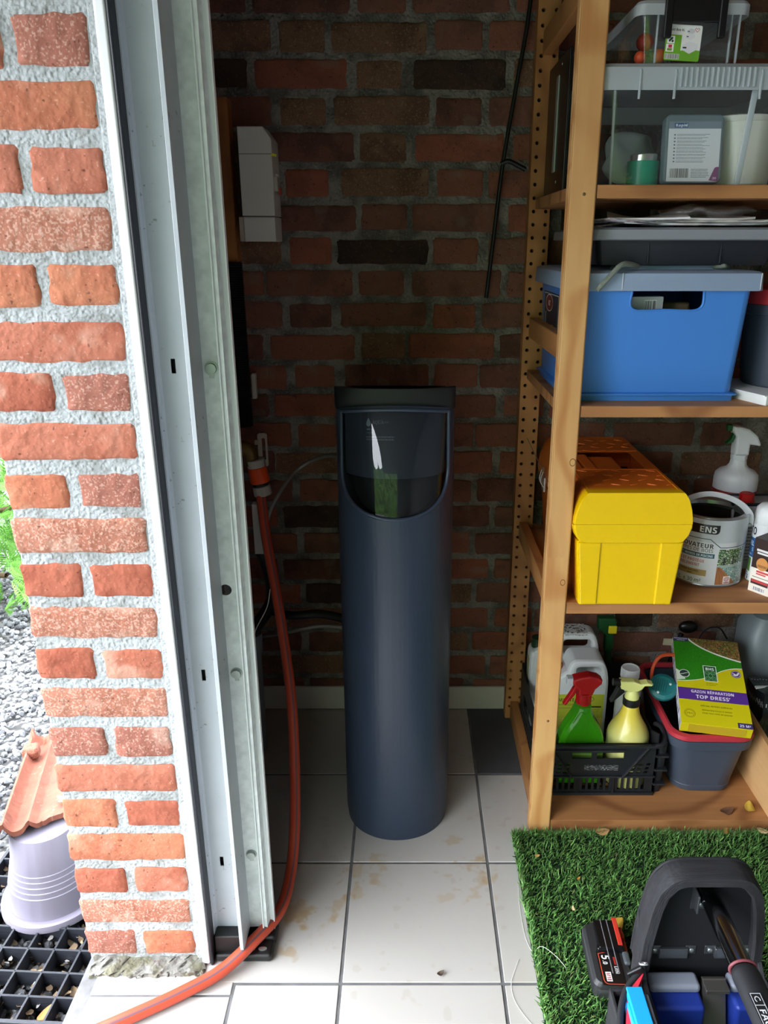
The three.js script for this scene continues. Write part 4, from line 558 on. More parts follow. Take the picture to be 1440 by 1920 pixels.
{ // open paint tin
  const t = thing('paint_tin', 'large open pale grey paint tin with white strap handle and terrace picture', 'paint tin', [0.7455, S.three + 0.0006, -1.803], 0), r = 0.0865, H = 0.176;
  const lt = ctex(1536, 512, (c, w, h) => {
    c.fillStyle = '#cdd2d8'; c.fillRect(0, 0, w, h); c.fillStyle = '#dfe2e6'; c.fillRect(380, 175, 500, 330);
    c.fillStyle = '#111'; c.beginPath(); c.moveTo(380, 40); c.lineTo(742, 40); c.lineTo(742, 82); c.quadraticCurveTo(738, 110, 712, 110); c.lineTo(380, 110); c.fill(); text(c, 'ENS', 724, 78, 'bold 62px sans-serif', '#f1f1f1', 'right', 330);
    c.strokeStyle = '#1f3a42'; c.lineWidth = 5; c.beginPath(); c.moveTo(380, 150); c.lineTo(690, 150); c.lineTo(760, 210); c.lineTo(1100, 210); c.stroke();
    text(c, 'RENOVATEUR', 716, 204, 'bold 46px sans-serif', '#2a2d33', 'right', 320); text(c, 'TOUS TYPES DE BOIS', 716, 240, '36px sans-serif', '#2a2d33', 'right', 330); c.fillStyle = '#1f5668'; c.fillRect(410, 262, 318, 34); text(c, 'PLAGES ET ABORDS DE PISCINE', 718, 280, 'bold 25px sans-serif', '#e8eef0', 'right', 300);
    text(c, 'RÉNOVE ET PROTÈGE', 668, 324, 'bold 30px sans-serif', '#c0696c', 'right', 260); text(c, 'DURABLEMENT', 640, 358, 'bold 30px sans-serif', '#c0696c', 'right', 200); c.fillStyle = '#b3945a'; c.fillRect(470, 392, 218, 48); text(c, 'CHÊNE NATUREL', 640, 408, 'bold 17px sans-serif', '#3b2c18', 'right'); text(c, 'MAT', 580, 428, 'bold 16px sans-serif', '#3b2c18', 'center'); text(c, '2.5 L  ± 30 m²', 660, 480, '42px sans-serif', '#2a2d33', 'right', 220);
    // terrace and pool picture
    const f = rng(251); c.save(); c.beginPath(); c.rect(752, 222, 210, 280); c.clip(); c.fillStyle = '#d8dcd6'; c.fillRect(752, 222, 210, 280); for (let i = 0; i < 700; i++) { c.fillStyle = ['#2f5a2c', '#4f7a3c', '#24401f', '#77955a'][Math.floor(f() * 4)]; c.fillRect(752 + f() * 210, 222 + f() * 120, 4 + f() * 8, 4 + f() * 7); } c.fillStyle = '#2b2a22'; c.fillRect(790, 290, 14, 62); c.fillRect(860, 280, 12, 70);
    c.fillStyle = '#a9bdb4'; c.fillRect(752, 346, 210, 30); for (let i = 0; i < 900; i++) { c.fillStyle = ['#4f8f8c', '#6aa6a0', '#3c7674', '#86b8ae'][Math.floor(f() * 4)]; c.fillRect(770 + f() * 190, 366 + f() * 134, 6, 5); } c.fillStyle = '#b0764e'; c.beginPath(); c.moveTo(752, 362); c.lineTo(776, 362); c.lineTo(912, 505); c.lineTo(752, 505); c.fill(); c.strokeStyle = '#8d5836'; c.lineWidth = 3; for (const x of [752, 790, 830, 868]) { c.beginPath(); c.moveTo(764, 362); c.lineTo(x, 505); c.stroke(); }
    c.restore(); c.fillStyle = '#f4f0ee'; c.fillRect(806, 436, 56, 60); c.strokeStyle = '#b8485a'; c.lineWidth = 4; c.beginPath(); c.arc(834, 460, 17, 0, 7); c.stroke(); c.beginPath(); c.arc(834, 460, 8, 0, 7); c.stroke(); c.fillStyle = '#8a2f44'; c.fillRect(814, 484, 40, 6);
    c.fillStyle = '#e6e8ea'; c.fillRect(978, 230, 120, 270); lines(c, 990, 244, 96, 16, 14, 6, '#70757c', 33); bars(c, 1004, 462, 70, 36, 14);
  });
  const wall = new THREE.CylinderGeometry(r, r, H - 0.008, 72, 1, true, PI, 2 * PI).translate(0, H / 2, 0); part(t, 'printed_wall', wall, new THREE.MeshPhysicalMaterial({ map: lt, roughness: 0.3, clearcoat: 0.4, side: THREE.DoubleSide }));
  const m = mat(0xa9acb0, 0.3, { metalness: 0.85 });
  part(t, 'bottom', crease(lathe([[0.001, 0.003], [r - 0.004, 0.003], [r, 0], [r + 0.0015, 0.003], [r, 0.006]], 64), 0.4), m); part(t, 'rim', crease(lathe([[r - 0.0005, H - 0.006], [r + 0.0018, H - 0.003], [r + 0.0005, H], [r - 0.0045, H - 0.001], [r - 0.007, H - 0.004], [r - 0.011, H - 0.001], [r - 0.0145, H - 0.003], [r - 0.016, H - 0.012], [r - 0.012, H - 0.02]], 64), 0.4), m);
  part(t, 'dark_inside', crease(lathe([[0.001, H - 0.05], [r - 0.013, H - 0.05], [r - 0.011, H - 0.012]], 48), 0.4), mat(0x241f1d, 0.35, { side: THREE.DoubleSide }), 'dark inside of the tin');  // one dark colour over the sunken inside
  const a0 = -0.36, hp = new THREE.CatmullRomCurve3([[0.083, H - 0.034, 0.031], [0.074, H - 0.004, 0.044], [0.048, H + 0.024, 0.052], [0.012, H + 0.042, 0.05], [-0.03, H + 0.046, 0.036], [-0.066, H + 0.022, 0.006], [-0.083, H - 0.034, -0.031]].map((p) => V(...p))).getPoints(40);
  const strip = hp.map((p, i) => { const q = hp[Math.min(i + 1, 40)].clone().sub(hp[Math.max(i - 1, 0)]).normalize(), n = V(0.15, 0.8, 0.6); n.addScaledVector(q, -n.dot(q)).normalize(); const m = q.clone().cross(n), k = (a, b) => p.clone().addScaledVector(n, a).addScaledVector(m, b).toArray(); return [k(0.0085, 0.0008), k(-0.0085, 0.0008), k(-0.0085, -0.0008), k(0.0085, -0.0008)]; });
  part(t, 'strap_handle', loft(strip, true, true, 0.5), mat(0xe8e9f0, 0.45, { side: THREE.DoubleSide }), 'white plastic strap handle');
  for (const s of [-1, 1]) part(t, 'handle_lug', new THREE.SphereGeometry(0.007, 14, 10).translate(-s * Math.cos(a0) * (r + 0.002), H - 0.034, s * Math.sin(a0) * (r + 0.002)), m);
}
{ // foaming sprayer bottle
  const w = mat(0xe6e9ee, 0.32), t = thing('foam_sprayer', 'white spray bottle with white head and dark green trigger behind the tins', 'spray bottle', [0.875, S.three + 0.0006, -1.99]);
  part(t, 'bottle', crease(lathe([[0.001, 0], [0.05, 0], [0.055, 0.004], [0.056, 0.195], [0.054, 0.208], [0.046, 0.217], [0.03, 0.224], [0.022, 0.234], [0.0195, 0.25], [0.001, 0.25]], 48), 0.6), w);
  part(t, 'red_band', new THREE.CylinderGeometry(0.0572, 0.0572, 0.05, 40, 1, true).translate(0, 0.145, 0), mat(0xa02c28, 0.5, { side: THREE.DoubleSide }), 'red label band');
  part(t, 'neck_collar', crease(lathe([[0.0205, 0.249], [0.021, 0.252], [0.021, 0.262], [0.001, 0.262]], 32), 0.5), w);
  const head = extr([[-0.018, 0.262], [0.019, 0.262], [0.019, 0.29], [0.046, 0.286], [0.047, 0.291], [0.036, 0.313], [0.012, 0.332], [-0.012, 0.338], [-0.028, 0.339], [-0.03, 0.326], [-0.02, 0.312], [-0.019, 0.288]], 0.026, 0.006).translate(0, 0, -0.013); part(t, 'spray_head', head, w);
  const g = mat(0x14572a, 0.4); part(t, 'nozzle', box(-0.042, -0.029, 0.324, 0.341, -0.008, 0.008, 0.003), g); part(t, 'trigger', extr([[-0.024, 0.318], [-0.018, 0.31], [-0.024, 0.295], [-0.038, 0.288], [-0.042, 0.291], [-0.03, 0.302]], 0.012, 0.002).translate(0, 0, -0.006), g, 'dark green trigger');
}
{ // oblong metal can with red cap
  const t = thing('metal_can', 'oblong metal can with red screw cap behind the paint tin', 'can', [0.885, S.three + 0.0006, -1.87]);
  const lt = ctex(512, 512, (c, w, h) => { c.fillStyle = '#c2c8cf'; c.fillRect(0, 0, w, h); c.fillStyle = '#a32c30'; c.beginPath(); c.arc(70, 60, 34, 0, 7); c.fill(); text(c, 'S', 110, 62, 'bold 60px sans-serif', '#a32c30'); lines(c, 40, 150, 400, 12, 26, 10, '#6a7078', 41); });
  part(t, 'body', new THREE.BoxGeometry(0.15, 0.17, 0.075).translate(0, 0.086, 0), new THREE.MeshStandardMaterial({ map: lt, roughness: 0.35, metalness: 0.2 }));
  part(t, 'top_seam', merge([extr(rrect(-0.078, 0.078, -0.0405, 0.0405, 0.012), 0.006, 0.001, [hole(-0.073, 0.073, -0.0355, 0.0355, 0.009)]).rotateX(-PI / 2).translate(0, 0.17, 0)]), mat(0x2b3038, 0.35, { metalness: 0.5 })); part(t, 'top_plate', box(-0.074, 0.074, 0.17, 0.1725, -0.036, 0.036, 0), mat(0xb9bec2, 0.35, { metalness: 0.4 }));
  part(t, 'cap', crease(lathe([[0.001, 0.196], [0.014, 0.196], [0.0175, 0.193], [0.018, 0.178], [0.0205, 0.176], [0.0205, 0.172], [0.001, 0.172]], 32).translate(-0.034, 0, 0.012), 0.4), mat(0xb81c1c, 0.35), 'red screw cap');
}
{ // aerosol and carton at the right edge
  const t = thing('aerosol_can', 'white aerosol can with domed cap at the right edge of the shelf', 'spray can', [0.868, S.three + 0.0006, -1.765]), r = 0.031;
  const lt = ctex(1024, 512, (c, w, h) => { c.fillStyle = '#eef1f4'; c.fillRect(0, 0, w, h); const x = 380; text(c, 'TO', x, 70, 'bold 92px sans-serif', '#15181c', 'right'); c.fillStyle = '#3a6aa8'; c.fillRect(200, 130, 176, 170); text(c, 'GEL', 362, 180, 'bold 56px sans-serif', '#e9f0f6', 'right'); text(c, 'S', 362, 232, 'bold 44px sans-serif', '#cfe0f0', 'right'); lines(c, 250, 270, 100, 1, 10, 9, '#cfe0f0'); c.fillStyle = '#6d7480'; c.fillRect(220, 310, 70, 120); c.fillStyle = '#5c8a3a'; c.fillRect(290, 310, 60, 120); lines(c, 220, 440, 130, 2, 22, 12, '#3a6a9c', 7); c.fillStyle = '#222'; c.fillRect(310, 478, 20, 26); });
  part(t, 'printed_wall', new THREE.CylinderGeometry(r, r, 0.15, 48, 1, true, PI * 0.9).translate(0, 0.077, 0), new THREE.MeshStandardMaterial({ map: lt, roughness: 0.35 })); part(t, 'base', crease(lathe([[0.001, 0.001], [r - 0.003, 0], [r + 0.0006, 0.002], [r, 0.004]], 36), 0.4), mat(0xd8dce0, 0.3));
  part(t, 'cap', crease(lathe([[0.031, 0.15], [0.032, 0.152], [0.032, 0.172], [0.0285, 0.187], [0.019, 0.197], [0.001, 0.2]], 40), 0.7), mat(0xf2f5f8, 0.3));
  const side = ctex(256, 640, (c, w, h) => { c.fillStyle = '#2b1a14'; c.fillRect(0, 0, w, h); c.fillStyle = '#e9e2d6'; c.fillRect(0, 350, w, 290); c.fillStyle = '#ddd'; c.fillRect(40, 120, 170, 26); c.fillRect(50, 156, 150, 22); c.fillStyle = '#c98a48'; c.beginPath(); c.ellipse(128, 290, 72, 76, 0, 0, 7); c.fill(); c.fillStyle = '#4a2c18'; for (let i = 0; i < 7; i++) c.fillRect(80 + i * 16, 300, 7, 30); c.fillStyle = '#cf4a4c'; c.fillRect(70, 372, 150, 24); c.fillRect(70, 404, 120, 16); c.fillStyle = '#6d655c'; c.fillRect(30, 450, 200, 8); c.fillStyle = '#3a2420'; c.fillRect(20, 486, 215, 56); c.fillStyle = '#c23c40'; c.fillRect(28, 490, 200, 28); bars(c, 60, 566, 140, 50, 17); });
  const b = thing('brown_carton', 'narrow brown and cream carton in front of the white aerosol can', 'carton', [0.8525, S.three + 0.0006, -1.6985], 0.62), mm = new THREE.MeshStandardMaterial({ map: side, roughness: 0.45 }), fr = ctex(64, 320, (c, w, h) => { c.fillStyle = '#2b1a14'; c.fillRect(0, 0, w, h); c.fillStyle = '#e4ddd2'; c.fillRect(0, 175, w, 145); });
  const cm = new THREE.MeshStandardMaterial({ map: fr, roughness: 0.45 });
  part(b, 'carton_wall', new THREE.BoxGeometry(0.052, 0.135, 0.052).translate(0, 0.0675, 0), [cm, mm, mat(0x241510, 0.5), mat(0xd8d0c2, 0.6), cm, cm]);
  part(b, 'tear_strip', box(-0.027, 0.027, 0.134, 0.1365, 0.0235, 0.027, 0), mat(0xd23440, 0.4));
}

// ---------- lowest shelf ----------
const jerry = phys(0xe3e6e6, 0.42, { transmission: 0.12, thickness: 0 }), crateM = new THREE.MeshStandardMaterial({ color: 0x1a1d22, roughness: 0.5, bumpMap: bump, bumpScale: 0.0006 });
const L0 = S.low + 0.0006;
{ // perforated harvest crate
  const t = thing('produce_crate', 'black perforated plastic crate holding spray bottles and jerrycans', 'crate', [0.505, L0, -1.918]), w = 0.31, d = 0.366, H = 0.158;
  const hs = []; for (let i = 0; i < 17; i++) { const x = -0.132 + i * 0.0158; if (Math.abs(i - 5) > 0.5 && Math.abs(i - 11) > 0.5) hs.push([[x, 0.014], [x + 0.0095, 0.014], [x + 0.0095, 0.052], [x, 0.052]]); }
  for (const x0 of [-0.13, 0.084]) for (let i = 0; i < 3; i++) for (let j = 0; j < 3; j++) { const x = x0 + i * 0.019 + j * 0.003, y = 0.066 + j * 0.0125; hs.push([[x, y], [x + 0.0125, y], [x + 0.015, y + 0.007], [x + 0.0025, y + 0.007]]); }
  for (const [a, b] of [[-0.07, -0.018], [-0.004, 0.068]]) hs.push([[a, 0.112], [b, 0.112], [b, 0.131], [a, 0.131]]);
  const fp = part(t, 'front_panel', extr([[-w / 2, 0.004], [w / 2, 0.004], [w / 2, H], [-w / 2, H]], 0.004, 0, hs).translate(0, 0, d / 2 - 0.004), crateM);
  part(fp, 'front_rib', merge([box(-w / 2, w / 2 + 0.01, H - 0.008, H, d / 2 - 0.006, d / 2 + 0.01, 0.002), box(-w / 2, w / 2, 0.055, 0.06, d / 2, d / 2 + 0.006, 0.001), box(-w / 2, w / 2, 0, 0.008, d / 2 - 0.004, d / 2 + 0.007, 0.001), box(-w / 2, 0.07, 0.136, 0.141, d / 2, d / 2 + 0.005, 0.001), ...[-0.052, 0.043].map((x) => box(x, x + 0.004, 0.004, 0.057, d / 2, d / 2 + 0.006, 0.001)), box(-0.0025, 0.0025, -0.062, 0.062, 0, 0.008, 0.001).rotateZ(-0.58).translate(0.1, 0.106, d / 2), box(-0.0025, 0.0025, -0.062, 0.062, 0, 0.008, 0.001).rotateZ(0.58).translate(-0.1, 0.106, d / 2)]), crateM);
  const side = []; for (let i = 0; i < 15; i++) { const x = -0.155 + i * 0.021; side.push([[x, 0.014], [x + 0.012, 0.014], [x + 0.012, 0.07], [x, 0.07]]); } for (const [a, b] of [[-0.13, -0.05], [-0.04, 0.04], [0.05, 0.13]]) side.push([[a, 0.085], [b, 0.085], [b, 0.12], [a, 0.12]]);
  for (const s of [-1, 1]) { const g = extr([[-d / 2, 0.004], [d / 2, 0.004], [d / 2, s > 0 ? 0.175 : 0.19], [d / 2 - 0.06, s > 0 ? 0.162 : 0.175], [-d / 2 + 0.06, s > 0 ? 0.162 : 0.175], [-d / 2, 0.19]], 0.004, 0, side).rotateY(PI / 2).translate(s * (w / 2 - 0.002) - 0.002, 0, 0); part(t, 'side_panel', g, crateM); }
  part(t, 'back_panel', extr([[-w / 2, 0.004], [w / 2, 0.004], [w / 2, 0.19], [-w / 2, 0.19]], 0.004, 0, hs.slice(0, 14)).translate(0, 0, -d / 2), crateM);
  part(t, 'corner_post', merge([loft([ring(0.02, 0.03, 0.006, 0.002, w / 2 + 0.012, d / 2 - 0.022), ring(0.024, 0.034, 0.008, 0.16, w / 2 + 0.017, d / 2 - 0.022)]), ...[0.03, 0.075, 0.118].map((y) => box(w / 2 - 0.004, w / 2 + 0.03, y, y + 0.006, d / 2 - 0.046, d / 2 + 0.006, 0.002)), tube([[w / 2 - 0.01, H - 0.003, d / 2 + 0.004], [w / 2 + 0.01, H, d / 2 + 0.002], [w / 2 + 0.021, H + 0.006, d / 2 - 0.015], [w / 2 + 0.021, H + 0.018, d / 2 - 0.05], [w / 2 + 0.012, H + 0.012, d / 2 - 0.075]], 0.0065, 40, 8)]), crateM);
  part(t, 'bottom_grid', merge([...Array.from({ length: 16 }, (_, i) => box(-w / 2 + i * 0.02, -w / 2 + i * 0.02 + 0.007, 0, 0.004, -d / 2, d / 2, 0)), ...Array.from({ length: 18 }, (_, i) => box(-w / 2, w / 2, 0, 0.004, -d / 2 + i * 0.021, -d / 2 + i * 0.021 + 0.006, 0))]), crateM);
  part(fp, 'chalk_scuff', flat(0.09, 0.016), new THREE.MeshStandardMaterial({ map: dtex(256, 64, (u, v) => { const n = fbm(u, v, 20, 3, 261); return n > 0.6 ? [150, 152, 152] : [27, 30, 35]; }), roughness: 0.7 }), 'pale scuffed lettering').position.set(0.01, 0.084, d / 2);
}
const IN = L0 + 0.0046;
{ // jerrycans: a slab-sided body with a handle opening through the top
  const can = (name, label, w, h, d, pos, hx0, hx1, hy0, hy1, capX) => {
    const t = thing(name, label, 'jerrycan', pos), s = new THREE.Shape(), x = w / 2;
    s.moveTo(-x + 0.01, 0); s.lineTo(x - 0.01, 0); s.quadraticCurveTo(x, 0, x, 0.01); s.lineTo(x, h * 0.72); s.quadraticCurveTo(x - 0.002, h * 0.86, x - 0.012, h - 0.02); s.quadraticCurveTo(x - 0.018, h, x - 0.04, h); s.lineTo(capX + 0.05, h); s.quadraticCurveTo(capX + 0.03, h, capX + 0.025, h - 0.035); s.lineTo(-x + 0.01, h - 0.06); s.quadraticCurveTo(-x, h - 0.06, -x, h - 0.09); s.lineTo(-x, 0.01); s.quadraticCurveTo(-x, 0, -x + 0.01, 0);
    part(t, 'can_body', extr(s, d - 0.018, 0.009, [hole(hx0, hx1, hy0, hy1, 0.012)]).translate(0, 0, -d / 2 + 0.009), jerry); return t;
  };
  const a = can('jerrycan', 'soiled white jerrycan at the back of the black crate, taller of the two', 0.205, 0.322, 0.062, [0.465, IN, -2.064], -0.006, 0.076, 0.252, 0.298, -0.075);
  part(a, 'cap', cyl(0.018, 0.018, 0.03, -0.078, 0.263, 0, 24), mat(0x14351c, 0.5), 'dark green screw cap');
  part(a, 'grime', jitter(box(-0.005, 0.062, 0.312, 0.3228, -0.03, 0.0312, 0.003), 0.0008, 90, 3), new THREE.MeshStandardMaterial({ map: dtex(128, 128, (u, v) => { const n = fbm(u, v, 14, 4, 271); return mix3([206, 208, 206], [60, 54, 46], sm(0.5, 0.68, n)); }), roughness: 0.7 }));
  const sl = ctex(128, 256, (c, w, h) => { c.fillStyle = '#c9c4a6'; c.fillRect(0, 0, w, h); c.fillStyle = '#5d7a3e'; c.fillRect(0, 110, w, 146); c.strokeStyle = '#333'; c.strokeRect(10, 10, 100, 90); lines(c, 16, 130, 90, 6, 18, 6, '#c9d0b4'); });
  const q = part(a, 'side_label', flat(0.04, 0.17), new THREE.MeshStandardMaterial({ map: sl, roughness: 0.5 })); q.rotation.y = -PI / 2; q.position.set(-0.1028, 0.145, 0);
  const b = can('jerrycan', 'translucent white jerrycan with a yellow-green label behind the green spray bottle', 0.166, 0.283, 0.088, [0.4925, IN, -1.984], -0.012, 0.058, 0.218, 0.26, -0.062);
  part(b, 'cap', cyl(0.017, 0.017, 0.03, -0.062, 0.224, 0, 24), mat(0xb22a22, 0.45), 'red screw cap');
  const lt = ctex(512, 460, (c, w, h) => { c.fillStyle = '#b9c23a'; c.fillRect(0, 0, w, h); c.fillStyle = '#d8cf5a'; c.fillRect(0, 300, w, 160); text(c, 'MULTI', 30, 70, 'bold 54px sans-serif', '#3c4a18'); text(c, 'ANTI-MOUSSES', 20, 130, '30px sans-serif', '#4a5420'); c.strokeStyle = '#4a5420'; c.lineWidth = 5; c.beginPath(); c.arc(380, 60, 26, 0, 7); c.stroke(); c.fillStyle = '#2a2c14'; c.fillRect(330, 150, 160, 18); lines(c, 330, 190, 160, 12, 18, 6, '#7c8a3a', 6); c.fillStyle = '#6f7a2c'; c.fillRect(20, 170, 150, 6); });
  part(b, 'label', flat(0.14, 0.12), new THREE.MeshStandardMaterial({ map: lt, roughness: 0.45 })).position.set(0.002, 0.115, 0.0438);
}
{
  const t = thing('white_bottle', 'white plastic bottle with a ribbed round cap beside the jerrycan', 'bottle', [0.619, IN, -1.9]);
  part(t, 'bottle_body', crease(lathe([[0.001, 0], [0.031, 0], [0.034, 0.004], [0.034, 0.215], [0.031, 0.238], [0.023, 0.252], [0.021, 0.26], [0.001, 0.26]], 40), 0.6), jerry);
  part(t, 'cap', merge([crease(lathe([[0.024, 0.256], [0.025, 0.258], [0.025, 0.284], [0.0235, 0.287], [0.021, 0.287], [0.0205, 0.284], [0.001, 0.284]], 40), 0.4), ...Array.from({ length: 30 }, (_, i) => box(-0.0007, 0.0007, 0.259, 0.283, 0.0248, 0.0258, 0).rotateY(i / 30 * 2 * PI))]), mat(0xd9dbdb, 0.45));
}
{ // green trigger spray
  const t = thing('spray_bottle', 'bright green spray bottle with a red trigger head in the crate', 'spray bottle', [0.468, IN, -1.795]), gm = phys(0x3f9e14, 0.25, { clearcoat: 0.5 });
  const s = new THREE.Shape(); s.moveTo(-0.062, 0.006); s.quadraticCurveTo(-0.062, 0, -0.056, 0); s.lineTo(0.056, 0); s.quadraticCurveTo(0.062, 0, 0.062, 0.006); s.lineTo(0.062, 0.12); s.quadraticCurveTo(0.06, 0.16, 0.034, 0.196); s.quadraticCurveTo(0.02, 0.22, 0.018, 0.244); s.lineTo(-0.018, 0.244); s.quadraticCurveTo(-0.02, 0.222, -0.04, 0.19); s.quadraticCurveTo(-0.062, 0.15, -0.062, 0.12); s.lineTo(-0.062, 0.006);
  part(t, 'bottle_body', extr(s, 0.03, 0.014).translate(0, 0, -0.015), gm);
  part(t, 'relief_line', tube([[-0.03, 0.196, 0.0282], [-0.008, 0.23, 0.0285], [0.01, 0.2, 0.0288], [0.008, 0.175, 0.0288], [0.028, 0.14, 0.0285]], 0.0013, 40, 6), gm);
  part(t, 'label', flat(0.09, 0.09, 0.0008, 0.02), new THREE.MeshStandardMaterial({ map: dtex(128, 128, (u, v) => (Math.sin(v * 70) > 0.4 ? [150, 190, 90] : [110, 160, 60])), roughness: 0.4 })).position.set(0.012, 0.085, 0.0288);
  const red = mat(0xb9141c, 0.38); part(t, 'screw_collar', merge([crease(lathe([[0.02, 0.242], [0.0205, 0.244], [0.019, 0.274], [0.001, 0.276]], 36), 0.4), ...Array.from({ length: 26 }, (_, i) => box(-0.0006, 0.0006, 0.246, 0.27, 0.0188, 0.0206, 0).rotateY(i / 26 * 2 * PI))]), red);
  part(t, 'spray_head', extr([[-0.018, 0.272], [0.02, 0.272], [0.026, 0.29], [0.042, 0.306], [0.043, 0.316], [0.032, 0.325], [0.008, 0.331], [-0.016, 0.326], [-0.034, 0.32], [-0.034, 0.305], [-0.02, 0.29]], 0.022, 0.006).translate(0, 0, -0.011), red);
  part(t, 'nozzle', box(-0.049, -0.032, 0.298, 0.321, -0.011, 0.011, 0.002), mat(0xc9ccd0, 0.3), 'pale nozzle'); part(t, 'trigger', extr([[-0.024, 0.302], [-0.014, 0.292], [-0.026, 0.268], [-0.047, 0.238], [-0.055, 0.24], [-0.036, 0.275]], 0.012, 0.003).translate(0, 0, -0.006), red);
}
{ // yellow pressure mister
  const t = thing('plant_mister', 'pale yellow plant mister with black nozzle and trigger in the crate', 'spray bottle', [0.597, IN, -1.798]), cream = mat(0xdfe08a, 0.4), bk = mat(0x141416, 0.45);
  const g = lathe([[0.001, 0], [0.052, 0], [0.056, 0.005], [0.056, 0.142], [0.0545, 0.152], [0.047, 0.17], [0.036, 0.188], [0.026, 0.208], [0.021, 0.228], [0.02, 0.238], [0.001, 0.238]], 48), p = g.attributes.position, c = new Float32Array(p.count * 3); for (let i = 0; i < p.count; i++) { const k = sm(0.13, 0.22, p.getY(i)); c[3 * i] = lerp(0.66, 0.78, k); c[3 * i + 1] = lerp(0.66, 0.62, k); c[3 * i + 2] = lerp(0.24, 0.06, k); } g.setAttribute('color', new THREE.BufferAttribute(c, 3));
  part(t, 'bottle_body', g, phys(0xffffff, 0.35, { vertexColors: true, clearcoat: 0.3 })); part(t, 'screw_collar', cyl(0.0225, 0.0225, 0.02, 0, 0.236, 0, 32), bk);
  part(t, 'dome', lathe([[0.019, 0.256], [0.019, 0.262], [0.015, 0.274], [0.012, 0.284], [0.001, 0.29]], 28), cream);
  part(t, 'spray_head', extr([[-0.036, 0.31], [-0.034, 0.288], [-0.01, 0.278], [0.012, 0.28], [0.022, 0.286], [0.028, 0.296], [0.046, 0.296], [0.05, 0.301], [0.036, 0.305], [0.018, 0.302], [0.0, 0.309]], 0.02, 0.003).translate(0, 0, -0.01), cream);
  part(t, 'nozzle', new THREE.CylinderGeometry(0.0095, 0.0095, 0.02, 20).rotateZ(PI / 2 - 0.1).translate(-0.044, 0.302, 0), bk); part(t, 'trigger', extr([[-0.04, 0.292], [-0.026, 0.286], [-0.022, 0.276], [-0.052, 0.246], [-0.058, 0.246], [-0.05, 0.264]], 0.014, 0.002).translate(0, 0, -0.007), bk, 'black trigger');
}
one('watering_gun', 'dark green watering nozzle with a yellow lever behind the jerrycans', 'nozzle', extr([[-0.03, 0.11], [0.02, 0.11], [0.028, 0.095], [0.02, 0.06], [0.022, 0], [-0.004, 0], [-0.006, 0.055], [-0.03, 0.075]], 0.02, 0.005), mat(0x0f4a24, 0.45), [0.605, 0.262, -2.13]);
{ const o = scene.children[scene.children.length - 1]; part(o, 'lever', box(0.0, 0.026, 0.062, 0.088, 0.025, 0.033, 0.004), mat(0xd9c41c, 0.45), 'yellow lever'); part(o, 'hose_tail', tube([[0.01, 0.0, 0.01], [0.012, -0.1, 0.012], [0.006, -0.225, 0.014]], 0.011, 20, 10), mat(0x0f3a1e, 0.5)); }
{ // planter
  const t = thing('planter', 'long dark grey planter with a red rim on the lowest shelf', 'planter', [0.804, L0, -1.905], -0.02), gm = new THREE.MeshStandardMaterial({ map: dtex(256, 256, (u, v) => mix3([70, 79, 94], [60, 68, 82], fbm(u, v, 6, 4, 281))), roughness: 0.5 });
  part(t, 'planter_wall', loft([ring(0.155, 0.315, 0.045, 0.0), ring(0.163, 0.322, 0.047, 0.004), ring(0.166, 0.325, 0.048, 0.018), ring(0.164, 0.323, 0.048, 0.021), ring(0.2, 0.362, 0.05, 0.15), ring(0.222, 0.382, 0.05, 0.152), ring(0.224, 0.384, 0.05, 0.178), ring(0.2, 0.36, 0.046, 0.178), ring(0.16, 0.32, 0.045, 0.01)], true, true, 0.5), gm);
  part(t, 'rim', loft([ring(0.221, 0.381, 0.05, 0.1785), ring(0.228, 0.388, 0.05, 0.182), ring(0.226, 0.386, 0.05, 0.193), ring(0.216, 0.376, 0.048, 0.1965), ring(0.204, 0.364, 0.046, 0.196), ring(0.196, 0.356, 0.044, 0.184)], false, false, 0.6), mat(0xb5303c, 0.45), 'red rim');
  one('orange_cord', 'loop of orange cord inside the planter by the lawn box', 'cord', tube([[0.72, 0.2, -1.94], [0.69, 0.29, -1.93], [0.71, 0.335, -1.94], [0.76, 0.335, -1.95], [0.8, 0.3, -1.95], [0.82, 0.2, -1.95]], 0.0052, 50, 8), mat(0xd4532a, 0.5), [0, 0, 0]);
  const sp = thing('lawn_sprinkler', 'teal disc shaped sprinkler head leaning on the red planter rim', 'sprinkler', [0.7, 0.288, -1.86]); sp.rotation.set(0.75, -0.35, 0.15); sp.scale.setScalar(0.85);
  const dc = part(sp, 'disc', crease(lathe([[0.001, 0.012], [0.032, 0.011], [0.043, 0.004], [0.045, -0.006], [0.038, -0.014], [0.001, -0.016]], 40), 0.5), mat(0x1c6e70, 0.4)); part(dc, 'grooves', merge(Array.from({ length: 7 }, (_, i) => box(-0.034 + i * 0.007, -0.032 + i * 0.007, 0.0112, 0.0128, -0.022, 0.022, 0))), mat(0x0f4c50, 0.5)); for (const [x, z] of [[0.02, -0.012], [-0.012, 0.026]]) part(dc, 'screw', new THREE.SphereGeometry(0.0042, 12, 8).translate(x, 0.012, z), mat(0xd6e0e0, 0.3)); part(sp, 'stem', cyl(0.011, 0.013, 0.06, 0, -0.07, 0, 16), mat(0x15181a, 0.5));
}
